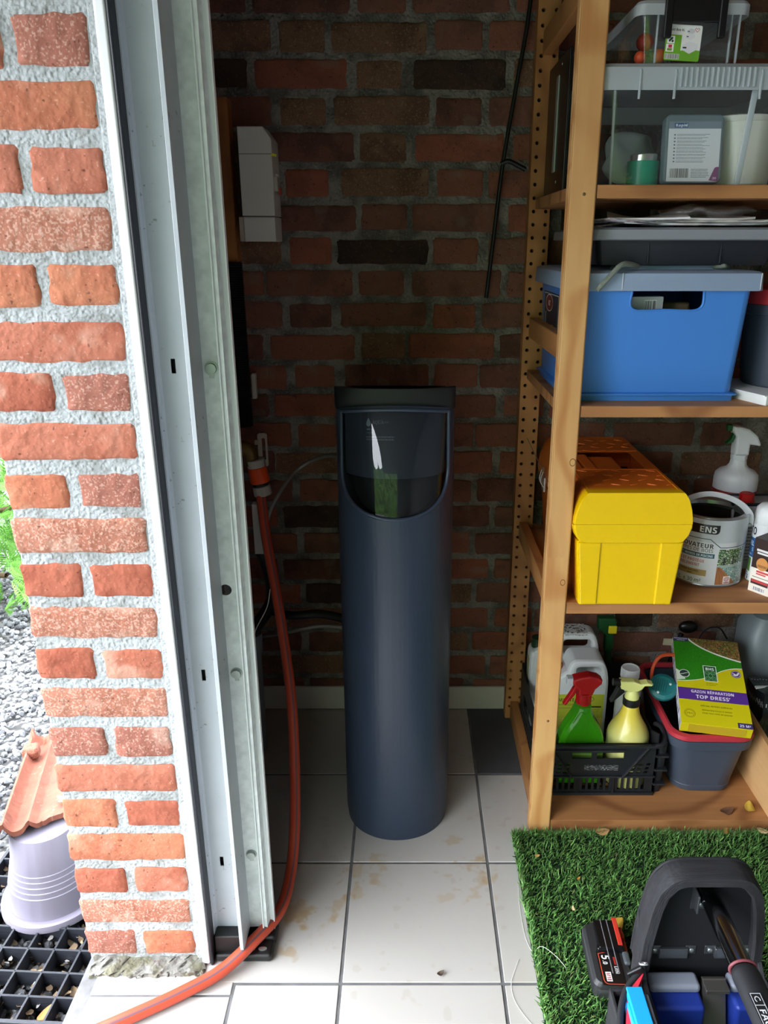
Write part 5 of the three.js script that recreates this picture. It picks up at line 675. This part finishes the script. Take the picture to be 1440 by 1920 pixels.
{ // lawn repair carton, lying on the planter
  const W = 0.176, Hh = 0.302, D = 0.036;
  const face = ctex(704, 1208, (c, w, h) => {
    const f = rng(291); c.fillStyle = '#d8cc14'; c.fillRect(0, 0, w, h); c.save(); c.beginPath(); c.moveTo(0, 0); c.lineTo(w, 0); c.lineTo(w, 400); c.quadraticCurveTo(540, 400, 400, 520); c.quadraticCurveTo(240, 640, 0, 650); c.closePath(); c.clip(); c.fillStyle = '#2f8a1c'; c.fillRect(0, 0, w, h); for (let i = 0; i < 9000; i++) { c.fillStyle = ['#2a7d18', '#369422', '#247014', '#46a52e'][Math.floor(f() * 4)]; c.fillRect(f() * w, f() * 660, 3, 6); }
    c.beginPath(); c.moveTo(170, 0); c.quadraticCurveTo(280, 190, w, 300); c.lineTo(w, 0); c.closePath(); c.clip(); c.fillStyle = '#5b4a34'; c.fillRect(0, 0, w, 400); for (let i = 0; i < 2600; i++) { c.fillStyle = ['#7d4a2c', '#a56a3c', '#3f6d22', '#5c8a30', '#4a3a28', '#b98a5c'][Math.floor(f() * 6)]; c.fillRect(150 + f() * 560, f() * 320, 6 + f() * 10, 5 + f() * 8); } c.restore();
    c.lineWidth = 20; c.strokeStyle = '#f2f4ec'; c.beginPath(); c.moveTo(150, -10); c.quadraticCurveTo(270, 190, w + 10, 304); c.stroke(); c.lineWidth = 8; c.beginPath(); c.moveTo(w, 400); c.quadraticCurveTo(540, 400, 400, 520); c.quadraticCurveTo(240, 640, 0, 650); c.stroke();
    c.fillStyle = '#3b2f6c'; c.beginPath(); c.moveTo(0, 0); c.lineTo(170, 0); c.lineTo(170, 44); c.quadraticCurveTo(168, 60, 150, 60); c.lineTo(0, 60); c.fill(); text(c, 'RÉPARATION', 84, 18, 'bold 24px sans-serif', '#e8e6f0', 'center'); text(c, 'EXPRESS', 84, 44, 'bold 22px sans-serif', '#e8e6f0', 'center');
    c.fillStyle = '#dfe8d8'; c.beginPath(); c.moveTo(0, 480); c.quadraticCurveTo(70, 520, 90, 620); c.lineTo(0, 640); c.fill(); c.fillStyle = '#33443c'; c.beginPath(); c.arc(84, 540, 52, 0, 7); c.fill(); c.strokeStyle = '#f0f4f0'; c.lineWidth = 7; c.stroke(); c.beginPath(); c.moveTo(40, 552); c.bezierCurveTo(84, 552, 84, 528, 130, 528); c.stroke();
    c.fillStyle = '#eef4ec'; c.fillRect(288, 400, 140, 224); c.fillStyle = '#1d5c2a'; c.fillRect(296, 408, 124, 208); text(c, 'BHS', 358, 448, 'bold 50px sans-serif', '#f4f8f2', 'center'); c.strokeStyle = '#8cc08c'; c.lineWidth = 4; for (const [x, y] of [[326, 500], [390, 500], [326, 582], [390, 582]]) for (const r of [14, 26]) { c.beginPath(); c.arc(x, y, r, 0, 7); c.stroke(); } c.beginPath(); c.moveTo(358, 506); c.lineTo(384, 541); c.lineTo(358, 576); c.lineTo(332, 541); c.closePath(); c.stroke(); lines(c, 300, 648, 130, 2, 22, 8, '#8a8412', 3);
    c.fillStyle = '#4a2f6c'; c.beginPath(); c.arc(628, 486, 52, 0, 7); c.fill(); c.strokeStyle = '#e8e0ee'; c.lineWidth = 5; c.beginPath(); c.arc(628, 486, 43, 0, 7); c.stroke(); c.fillStyle = '#f2eef6'; c.beginPath(); c.moveTo(590, 470); c.quadraticCurveTo(622, 476, 630, 490); c.quadraticCurveTo(644, 460, 664, 456); c.quadraticCurveTo(660, 500, 630, 512); c.quadraticCurveTo(604, 516, 596, 504); c.quadraticCurveTo(612, 496, 590, 470); c.fill();
    c.fillStyle = '#5a3390'; c.fillRect(0, 738, w, 160); text(c, 'GAZON RÉPARATION', 352, 782, 'bold 50px sans-serif', '#f3eff8', 'center', 440); text(c, 'TOP DRESS’', 352, 850, 'bold 66px sans-serif', '#f3eff8', 'center', 360);
    text(c, 'SPÉCIAL PETITES SURFACES', 372, 966, 'bold 27px sans-serif', '#50480c', 'center', 320); text(c, 'RÉPARATION FACILE ET RAPIDE', 372, 1022, 'bold 24px sans-serif', '#6a6010', 'center', 300); text(c, 'POUR TOUS TYPES DE GAZONS', 372, 1062, 'bold 24px sans-serif', '#6a6010', 'center', 300); c.strokeStyle = '#8a7a14'; c.lineWidth = 5; c.beginPath(); c.arc(96, 1080, 54, 0, 7); c.stroke(); c.beginPath(); c.arc(96, 1080, 42, 0, 7); c.stroke(); text(c, 'PRO', 96, 1080, 'bold 30px sans-serif', '#8a7a14', 'center'); c.fillStyle = '#3b2f6c'; c.fillRect(560, 1140, 144, 68); text(c, '25 M²', 632, 1176, 'bold 42px sans-serif', '#f0eef6', 'center');
  });
  const side = ctex(144, 1208, (c, w, h) => { c.fillStyle = '#eceef4'; c.fillRect(0, 0, w, h); c.fillStyle = '#d8cc14'; c.fillRect(w - 14, 0, 14, h); for (let k = 0; k < 6; k++) { lines(c, 14, 40 + k * 170, 96, 6, 14, 6, '#8088a8', k + 2); c.fillStyle = '#3c3f88'; c.fillRect(20, 135 + k * 170, 90, 26); c.fillStyle = '#46704a'; c.fillRect(14, 60 + k * 170, 24, 40); } bars(c, 20, 1110, 90, 80, 31); });
  const t = thing('lawn_repair_box', 'yellow and green lawn repair carton lying tilted on the red-rimmed planter', 'carton', [0.796, 0.262, -1.712]), r = V(0.98, 0, 0.199).normalize(), u = V(0.058, 0.101, -0.286); u.addScaledVector(r, -u.dot(r)).normalize(); t.quaternion.setFromRotationMatrix(new THREE.Matrix4().makeBasis(r, u, r.clone().cross(u)));
  const fm = new THREE.MeshStandardMaterial({ map: face, roughness: 0.38 }), sd = new THREE.MeshStandardMaterial({ map: side, roughness: 0.42 }), ye = mat(0xd3c614, 0.42);
  part(t, 'carton_body', new THREE.BoxGeometry(W, Hh, D).translate(0, Hh / 2, -D / 2 + 0.004), [ye, sd, ye, ye, fm, ye]);
  part(t, 'torn_flap', box(-W / 2 - 0.012, -W / 2 + 0.03, Hh - 0.001, Hh + 0.001, -D + 0.006, -0.004, 0).rotateZ(0.04), mat(0xb5aa90, 0.7)); part(t, 'bottom_fold', box(-W / 2 + 0.02, W / 2 - 0.015, -0.0012, 0.0005, -D + 0.008, 0.0, 0), mat(0xc4a820, 0.6));
}
{ // things at the dark right end
  one('hand_tool', 'black hand tool with a rounded grip leaning on the brick wall behind the carton', 'handle', merge([tube([[0.79, 0.036, -2.145], [0.83, 0.25, -2.145], [0.845, 0.3, -2.145]], 0.008, 20, 10), new THREE.SphereGeometry(0.026, 24, 16).scale(1.15, 0.8, 0.6).translate(0.862, 0.325, -2.143)]), mat(0x0d0d0f, 0.35), [0, 0, 0]);
  one('black_wire', 'thin black wire curling beside the tool handle', 'wire', tube([[0.9, 0.035, -2.155], [0.9, 0.27, -2.15], [0.925, 0.315, -2.15], [0.96, 0.318, -2.15], [0.99, 0.28, -2.15]], 0.0025, 40, 6), mat(0x101012, 0.5), [0, 0, 0]);
  one('plastic_jug', 'hazy grey plastic container at the right end of the lowest shelf', 'container', loft([ring(0.13, 0.13, 0.03, 0), ring(0.14, 0.14, 0.034, 0.01), ring(0.138, 0.138, 0.034, 0.34), ring(0.1, 0.1, 0.03, 0.385), ring(0.04, 0.04, 0.018, 0.4)], true, true, 0.6), phys(0x8f9aa0, 0.4, { transmission: 0.3, thickness: 0 }), [1.055, L0, -2.05]);
  one('divider_board', 'thin wooden board standing on edge right of the planter', 'board', boxUV(extr([[-0.43, 0], [0, 0], [0.004, 0.02], [0, 0.168], [-0.43, 0.21]], 0.012, 0.001).rotateY(-PI / 2), 'z', 1), wood(woodTex([206, 164, 112], [178, 132, 84], 295, 4)), [0.945, L0, -1.64]);
  const bg = thing('soil_bag', 'dark printed bag with pale edge behind the divider board', 'bag', [1.035, L0, -1.86]);
  const bt = ctex(256, 256, (c, w, h) => { const f = rng(301); c.fillStyle = '#11161a'; c.fillRect(0, 0, w, h); for (let i = 0; i < 500; i++) { c.fillStyle = ['#1d3a22', '#24482c', '#16241c', '#3a4a34'][Math.floor(f() * 4)]; c.fillRect(f() * w, 60 + f() * 180, 5, 9); } c.fillStyle = '#c4c8c4'; for (let i = 0; i < 20; i++) c.fillRect(10 + i * 12, 24 + (i % 3) * 4, 5, 8); });
  part(bg, 'bag_body', jitter(new THREE.BoxGeometry(0.16, 0.25, 0.1, 20, 28, 10).translate(0, 0.127, 0), 0.006, 22, 4), new THREE.MeshStandardMaterial({ map: bt, roughness: 0.35 })); part(bg, 'pale_edge', jitter(box(-0.08, 0.08, 0.249, 0.254, -0.006, 0.006, 0.001), 0.002, 30, 4), mat(0xbfc3c0, 0.5));
  one('black_strap', 'glossy black strap looped over the dark printed bag', 'strap', tube([[0.985, 0.3, -1.79], [0.965, 0.325, -1.76], [0.98, 0.35, -1.74], [1.02, 0.33, -1.74], [1.04, 0.28, -1.77]], 0.006, 40, 8), mat(0x16181c, 0.3), [0, 0, 0]);
}

// ---------- on the floor in front ----------
{ // artificial grass mat
  const x0 = 0.266, x1 = 1.5, z0 = -1.617, z1 = -0.75, t = thing('grass_mat', 'dark green artificial grass mat in front of the shelves', 'mat', [0.88, 0.0012, -1.18]);
  part(t, 'backing', box(x0 - 0.88, x1 - 0.88, 0, 0.0065, z0 + 1.18, z1 + 1.18, 0.001), mat(0x16301a, 0.95));
  const b = new THREE.BufferGeometry(); b.setAttribute('position', new THREE.Float32BufferAttribute([-0.5, 0, 0, 0.5, 0, 0, -0.42, 0.55, 0.06, 0.42, 0.55, 0.06, 0, 1, 0.26], 3)); b.setIndex([0, 1, 2, 1, 3, 2, 2, 3, 4]); b.computeVertexNormals();
  const f = rng(311), gm = new THREE.MeshStandardMaterial({ color: 0xffffff, roughness: 0.55, side: THREE.DoubleSide });
  copies(t, 'grass_blades', b, gm, 72000, (i, c) => { const k = rr(0.45, 1.15, f), y = f(); c.setRGB(lerp(0.1, 0.24, y) * k, lerp(0.3, 0.46, y) * k, lerp(0.07, 0.12, y) * k); if (f() < 0.05) c.setRGB(0.2, 0.24, 0.09); const x = i < 2500 ? x0 + f() * 0.01 : rr(x0, x1, f), z = i < 5000 && i >= 2500 ? z0 + f() * 0.012 : rr(z0, z1, f); const l = rr(0.014, 0.029, f), a = rr(-0.9, 1.1, f); return { pos: [x - 0.88, 0.0045, z + 1.18], rot: [rr(-0.2, 0.95, f) * Math.cos(a), a + (f() < 0.3 ? f() * 6 : 0.5), rr(-0.7, 0.25, f)], scale: [rr(0.0022, 0.0034, f), l, l] }; });
}
{ // battery pack
  const t = thing('battery_pack', 'scuffed black and red power tool battery on the grass mat', 'battery', [0.412, 0.016, -1.218], -0.03), bk = new THREE.MeshStandardMaterial({ map: dtex(128, 128, (u, v) => { const n = fbm(u, v, 10, 4, 321), a = 44 + 30 * sm(0.5, 0.75, n); return [a, a, a + 2]; }), roughness: 0.5 }), gl = mat(0x0e0e10, 0.28), red = mat(0xc6392c, 0.4);
  part(t, 'case', loft([ring(0.076, 0.142, 0.012, 0.0), ring(0.082, 0.148, 0.014, 0.006), ring(0.082, 0.148, 0.014, 0.034), ring(0.07, 0.14, 0.012, 0.042)], true, true, 0.5), bk);
  part(t, 'lower_lip', merge([box(-0.014, 0.03, 0.006, 0.024, -0.089, -0.07, 0.003), box(-0.02, -0.012, 0.01, 0.03, -0.086, -0.07, 0.002)]), bk);
  part(t, 'rail_block', box(-0.018, 0.03, 0.04, 0.055, -0.07, 0.0, 0.003), gl); for (const x of [-0.004, 0.009]) part(t, 'rail_line', box(x, x + 0.0015, 0.0545, 0.056, -0.07, 0.06, 0), mat(0x77767a, 0.5));
  part(t, 'red_stripe', box(0.022, 0.031, 0.052, 0.0575, -0.074, -0.006, 0.001), red); part(t, 'red_side', merge([box(0.032, 0.042, 0.03, 0.046, -0.05, -0.03, 0.002), box(0.036, 0.043, 0.02, 0.04, -0.066, 0.014, 0.002)]), red); part(t, 'release_button', box(0.028, 0.042, 0.03, 0.048, 0.0, 0.03, 0.005), mat(0x4c5256, 0.5)); part(t, 'front_ridge', box(-0.022, 0.034, 0.04, 0.053, -0.012, 0.002, 0.004), gl);
  const lt = ctex(512, 256, (c, w, h) => { c.fillStyle = '#141214'; c.fillRect(0, 0, w, h); c.strokeStyle = '#d8563e'; c.lineWidth = 9; c.beginPath(); c.moveTo(8, 100); c.lineTo(44, 234); c.lineTo(430, 234); c.quadraticCurveTo(500, 234, 500, 170); c.lineTo(500, 10); c.stroke(); text(c, '5', 64, 158, 'bold 130px sans-serif', '#f4f4f4'); text(c, '.0', 146, 176, 'bold 74px sans-serif', '#f4f4f4'); c.fillStyle = '#b8342c'; c.fillRect(90, 56, 120, 22); text(c, 'Lithi', 230, 66, 'bold 54px sans-serif', '#f0f0f0'); c.fillStyle = '#eee'; c.fillRect(320, 140, 140, 62); text(c, 'M18', 390, 172, 'bold 60px sans-serif', '#9a2420', 'center'); });
  const l = part(t, 'printed_label', flat(0.078, 0.046, 0.0015, 0.003), new THREE.MeshStandardMaterial({ map: lt, roughness: 0.3 })); l.rotation.set(-PI / 2, 0, -PI / 2); l.position.set(-0.002, 0.0415, 0.037);
}
{ // open tool tote
  const cx = 0.55, t = thing('tool_bag', 'open black fabric tool tote with arched end and tubular handle', 'tool bag', [cx, 0.012, -0.95]);
  const cloth = new THREE.MeshStandardMaterial({ map: dtex(256, 256, (u, v) => { const n = ((Math.floor(u * 128) + Math.floor(v * 128)) % 2) * 8, a = 26 + n + 20 * fbm(u, v, 6, 4, 331); return [a, a, a + 3]; }), roughness: 0.85, bumpMap: fine, bumpScale: 0.0006 }), felt = mat(0x0d0f15, 0.95), trim = new THREE.MeshStandardMaterial({ map: dtex(128, 128, (u, v) => { const a = 24 + 18 * fbm(u, v, 30, 2, 335); return [a, a, a + 4]; }), roughness: 0.75, bumpMap: fine, bumpScale: 0.0006 });
  const arch = (k, y0 = 0.0) => [[-0.112 * k, y0], [0.112 * k, y0], [0.112 * k, 0.13], [0.109 * k, 0.2], [0.1 * k, 0.272], [0.09 * k, 0.312], [0.07 * k, 0.338], [0.045 * k, 0.347], [-0.045 * k, 0.347], [-0.07 * k, 0.338], [-0.09 * k, 0.312], [-0.1 * k, 0.272], [-0.109 * k, 0.2], [-0.112 * k, 0.13]];
  part(t, 'end_panel', extr(arch(1), 0.008).translate(0, 0, -0.2), felt, 'tall arched black end panel');
  const ap = arch(1).slice(2).map(([x, y]) => [x, y]); const rails = (o, z) => new THREE.CatmullRomCurve3(ap.map(([x, y]) => V(x * (1 + o), y + o * 0.1, z)), false, 'catmullrom', 0.25).getPoints(70);
  const band = rails(0, 0).map((p, i, A) => { const a = A[Math.max(0, i - 1)], b = A[Math.min(A.length - 1, i + 1)], tx = V(b.x - a.x, b.y - a.y, 0).normalize(), n = V(tx.y, -tx.x, 0); const q = (o, z) => [p.x + n.x * o, p.y + n.y * o, z]; return [q(0.004, -0.202), q(0.006, -0.17), q(0.002, -0.152), q(-0.014, -0.15), q(-0.018, -0.155), q(-0.008, -0.17), q(-0.006, -0.194)]; });
  part(t, 'arch_band', loft(band, true, true, 0.8), trim, 'thick padded black band round the arch');
  part(t, 'piping', tube(rails(0.03, -0.2).filter((_, i) => i % 5 === 0).map((p) => [p.x, p.y, p.z]), 0.0035, 90, 6), mat(0x17181b, 0.7));
  for (const s of [-1, 1]) { part(t, 'side_wall', boxUV(box(s * 0.112 - 0.005, s * 0.112 + 0.005, 0, 0.135, -0.19, 0.28, 0.003), 'z', 4), cloth); part(t, 'gusset', extr([[0, 0.13], [0.07, 0.13], [0.035, 0.16], [0.0, 0.235]], 0.006, 0.001).rotateY(-PI / 2).translate(s * 0.11 + 0.003, 0, -0.195), cloth); }
  part(t, 'base', box(-0.112, 0.112, 0, 0.008, -0.195, 0.28, 0.002), cloth); part(t, 'front_panel', extr(arch(1), 0.008).translate(0, 0, 0.27), felt);
  // outer pocket on the left with red edging
  part(t, 'pocket', merge([box(-0.176, -0.17, 0, 0.12, -0.12, 0.26, 0.002), box(-0.176, -0.112, 0, 0.12, -0.126, -0.12, 0.002), box(-0.176, -0.112, 0, 0.12, 0.256, 0.262, 0.002), box(-0.176, -0.112, 0, 0.006, -0.126, 0.262, 0)]), cloth);
  part(t, 'red_edging', loft([[[-0.118, 0.15, -0.135], [-0.114, 0.15, -0.13], [-0.114, 0.135, -0.13], [-0.118, 0.135, -0.135]], [[-0.15, 0.136, -0.1], [-0.14, 0.138, -0.094], [-0.14, 0.118, -0.094], [-0.15, 0.116, -0.1]], [[-0.172, 0.124, -0.03], [-0.16, 0.126, -0.03], [-0.16, 0.1, -0.03], [-0.172, 0.1, -0.03]], [[-0.178, 0.122, 0.1], [-0.164, 0.124, 0.1], [-0.164, 0.1, 0.1], [-0.178, 0.1, 0.1]], [[-0.178, 0.122, 0.26], [-0.164, 0.124, 0.26], [-0.164, 0.1, 0.26], [-0.178, 0.1, 0.26]]]), mat(0xc42438, 0.6), 'red edging tape');
  part(t, 'black_edging', tube([[-0.114, 0.152, -0.14], [-0.155, 0.134, -0.102], [-0.18, 0.122, -0.03], [-0.184, 0.118, 0.1], [-0.184, 0.118, 0.26]], 0.006, 50, 8), mat(0x1a1b1e, 0.7)); part(t, 'strap_tab', box(-0.016, 0.016, -0.008, 0.008, -0.004, 0.004, 0.003).rotateZ(0.6).translate(-0.128, 0.152, -0.132), mat(0x16171a, 0.4)); part(t, 'metal_ring', new THREE.TorusGeometry(0.007, 0.0022, 8, 20).rotateX(0.9).translate(-0.113, 0.165, -0.138), mat(0xd8d8dc, 0.25, { metalness: 0.7 }));
  // tubular handle with rubber grip
  const chrome = mat(0x8d8f92, 0.16, { metalness: 1 });
  const ht = part(t, 'handle_tube', new THREE.CylinderGeometry(0.017, 0.017, 0.47, 28).rotateX(PI / 2).scale(1.15, 0.85, 1).translate(0.005, 0.292, 0.036), chrome, 'polished steel handle tube'); const hg = part(ht, 'handle_grip', new THREE.CapsuleGeometry(0.021, 0.19, 6, 28).rotateX(PI / 2).scale(1.12, 0.9, 1).translate(0.005, 0.292, 0.09), mat(0x17181c, 0.6), 'black rubber grip'); part(ht, 'grip_ring', new THREE.TorusGeometry(0.0195, 0.0025, 8, 30).scale(1.12, 0.9, 1).translate(0.005, 0.292, -0.02), mat(0x7a3c44, 0.5));
  const gt = ctex(512, 128, (c, w, h) => { c.fillStyle = '#17181c'; c.fillRect(0, 0, w, h); c.strokeStyle = '#cfd2d6'; c.lineWidth = 6; c.strokeRect(8, 14, w - 16, h - 28); c.beginPath(); c.moveTo(110, 14); c.lineTo(110, h - 14); c.stroke(); c.lineWidth = 9; c.beginPath(); c.arc(60, 64, 24, 0.6, 5.2); c.stroke(); text(c, 'FACOM', 140, 66, 'bold 84px sans-serif', '#d4d7da', 'left', 340); });
  const gl = part(ht, 'grip_print', flat(0.1, 0.02, 0.0006), new THREE.MeshStandardMaterial({ map: gt, roughness: 0.5 })); gl.rotation.set(-PI / 2, 0, 0); gl.rotation.z = -PI / 2; gl.position.set(-0.004, 0.3112, 0.09);
  part(t, 'handle_bracket', merge([box(-0.02, 0.02, 0.245, 0.3, -0.1905, -0.187, 0.001), box(-0.02, -0.0165, 0.262, 0.302, -0.19, -0.158, 0.001)]), mat(0x6f7276, 0.3, { metalness: 0.8 })); part(t, 'bracket_screw', new THREE.SphereGeometry(0.0045, 14, 10).scale(1, 1, 0.5).translate(0.0, 0.256, -0.186), boltM);
  for (const x of [-0.085, 0.022]) { const sc = part(t, 'spring_clip', merge([box(x, x + 0.022, 0.13, 0.15, -0.1925, -0.19, 0.002), box(x + 0.018, x + 0.074, 0.124, 0.148, -0.192, -0.184, 0.002), box(x + 0.07, x + 0.09, 0.13, 0.15, -0.1925, -0.19, 0.002)]), mat(0x7c7f84, 0.32, { metalness: 0.8 })); for (const dx of [0.01, 0.081]) part(sc, 'clip_screw', new THREE.SphereGeometry(0.005, 14, 10).scale(1, 1, 0.5).translate(x + dx, 0.14, -0.189), boltM); }
  // what stands in it
  const bl = mat(0x1a3288, 0.5), gy = mat(0x7e8490, 0.5);
  const w1 = thing('blue_tool_pouch', 'blue tool with a grey top inside the bag, left of the steel blade', 'tool', [cx - 0.045, 0.021, -1.085]); part(w1, 'body', box(-0.05, 0.046, 0, 0.085, -0.035, 0.03, 0.008), bl); part(w1, 'grey_top', box(-0.05, 0.046, 0.083, 0.102, -0.036, 0.0, 0.008), gy, 'grey top');
  const w2 = thing('blue_tool_pouch', 'blue tool with a grey top inside the bag, right of the steel blade', 'tool', [cx + 0.083, 0.021, -1.085]); part(w2, 'body', box(-0.026, 0.02, 0, 0.085, -0.035, 0.03, 0.008), bl); part(w2, 'grey_top', box(-0.026, 0.02, 0.083, 0.102, -0.036, 0.0, 0.008), gy, 'grey top');
  one('steel_blade', 'broad steel chisel blade between the two blue tools in the bag', 'chisel', merge([box(-0.022, 0.022, 0, 0.11, -0.004, 0.004, 0.001).rotateX(-0.35), box(-0.022, 0.022, -0.004, 0.004, 0, 0.03, 0.001).translate(0, 0.098, -0.04)]), mat(0x8f8a84, 0.3, { metalness: 0.85 }), [cx + 0.028, 0.0225, -1.065]);
  const ob = thing('organizer_box', 'bright cyan plastic organizer box with clear lid in the left bag pocket', 'box', [cx - 0.139, 0.0185, -0.93], 0.0), cy = mat(0x1f9fe8, 0.35);
  part(ob, 'tray', merge([box(-0.014, 0.012, 0, 0.145, -0.12, 0.12, 0.004), box(-0.018, -0.012, 0.01, 0.135, -0.1, -0.05, 0.002), box(-0.018, -0.012, 0.01, 0.135, 0.0, 0.06, 0.002), box(-0.016, 0.013, 0.143, 0.149, -0.12, -0.04, 0.002), box(-0.016, 0.013, 0.143, 0.148, 0.015, 0.12, 0.002)]), cy); part(ob, 'clear_lid', box(0.0122, 0.0225, 0.006, 0.143, -0.11, 0.12, 0.003), phys(0xc4ccd8, 0.1, { transmission: 0.8, thickness: 0 })); part(ob, 'latch', box(0.008, 0.0235, 0.135, 0.151, -0.035, -0.008, 0.002), mat(0x3d6fae, 0.35));
}
{ // small stray things
  const leaf = (label, c, x, y, z, s, rot, curl = 0.3) => { const g = new THREE.SphereGeometry(1, 14, 10), p = g.attributes.position; for (let i = 0; i < p.count; i++) { const X = p.getX(i), Z = p.getZ(i); p.setXYZ(i, X * s, p.getY(i) * s * 0.05 + X * X * s * curl + Math.sin(Z * 4) * s * 0.08, Z * s * 0.6 * (1 - 0.35 * X)); } jitter(g, s * 0.07, 0.9 / s, 5); return one('fallen_leaf', label, 'leaf', g, mat(c, 0.75), [x, y, z], rot); };
  leaf('curled brown leaf on the lowest shelf board', 0x6e4a34, 0.832, L0 + 0.004, -1.66, 0.021, 0.4, 0.35); leaf('yellow leaf beside the divider board on the lowest shelf', 0xc7a63e, 0.898, L0 + 0.004, -1.675, 0.022, 1.3, 0.3);
  leaf('tan leaf at the top edge of the grass mat, leftmost there', 0xb98d5c, 0.496, 0.022, -1.604, 0.02, 0.2, 0.25); leaf('small brown leaf at the top edge of the grass mat, under the shelf leaves', 0xa8763c, 0.812, 0.021, -1.607, 0.012, 1.1); leaf('pale folded leaf at the top edge of the grass mat, near the photo edge', 0xcbb084, 0.905, 0.022, -1.607, 0.015, -0.6);
  leaf('large yellow leaf on the grass beside the tool bag', 0xc39a34, 0.458, 0.026, -1.315, 0.024, 0.8, 0.2);
  leaf('tiny tan leaf bit in the grass nearest the pine post', 0xc99c5c, 0.316, 0.025, -1.52, 0.007, 0.2); leaf('tiny orange leaf bit in the middle of the grass mat', 0xbf8c3c, 0.402, 0.026, -1.447, 0.006, 0.9); leaf('tiny cream leaf bit in the grass above the battery', 0xd8c090, 0.372, 0.026, -1.36, 0.007, 1.6);
  leaf('dead brown leaf crumb on the tile in front of the softener', 0x55463a, 0.068, 0.005, -1.213, 0.009, 0.6, 0.5); leaf('orange curled leaf standing in a paving grid cell', 0xb9662c, -0.733, -0.038, -1.155, 0.02, 1.2, 0.5); leaf('large tan leaf in a paving grid cell below the flowerpot', 0xb58a5a, -0.79, -0.045, -1.255, 0.016, 0.3, 0.3);
  one('white_thread', 'long white thread trailing over the tiles onto the grass mat', 'thread', merge([tube([[0.262, 0.002, -1.46], [0.256, 0.002, -1.38], [0.259, 0.002, -1.295], [0.268, 0.006, -1.265], [0.283, 0.029, -1.258], [0.308, 0.03, -1.235], [0.326, 0.03, -1.205]], 0.0005, 50, 5), tube([[0.235, 0.002, -1.25], [0.212, 0.002, -1.19], [0.216, 0.002, -1.15], [0.25, 0.002, -1.09], [0.29, 0.002, -1.03]], 0.0005, 40, 5)]), mat(0xdedfd8, 0.7), [0, 0, 0]);
  one('lime_tub', 'lime green plastic tub on the grass at the right edge', 'tub', crease(lathe([[0.001, 0], [0.05, 0], [0.058, 0.09], [0.06, 0.092], [0.06, 0.097], [0.056, 0.097], [0.048, 0.004], [0.001, 0.004]], 40), 0.5), mat(0x5fc22a, 0.4), [0.893, 0.014, -1.4]);
}

const renderer = new THREE.WebGLRenderer({ antialias: true });
renderer.shadowMap.enabled = true;
renderer.toneMapping = THREE.LinearToneMapping;
renderer.toneMappingExposure = EXPOSURE;
renderer.render(scene, camera);
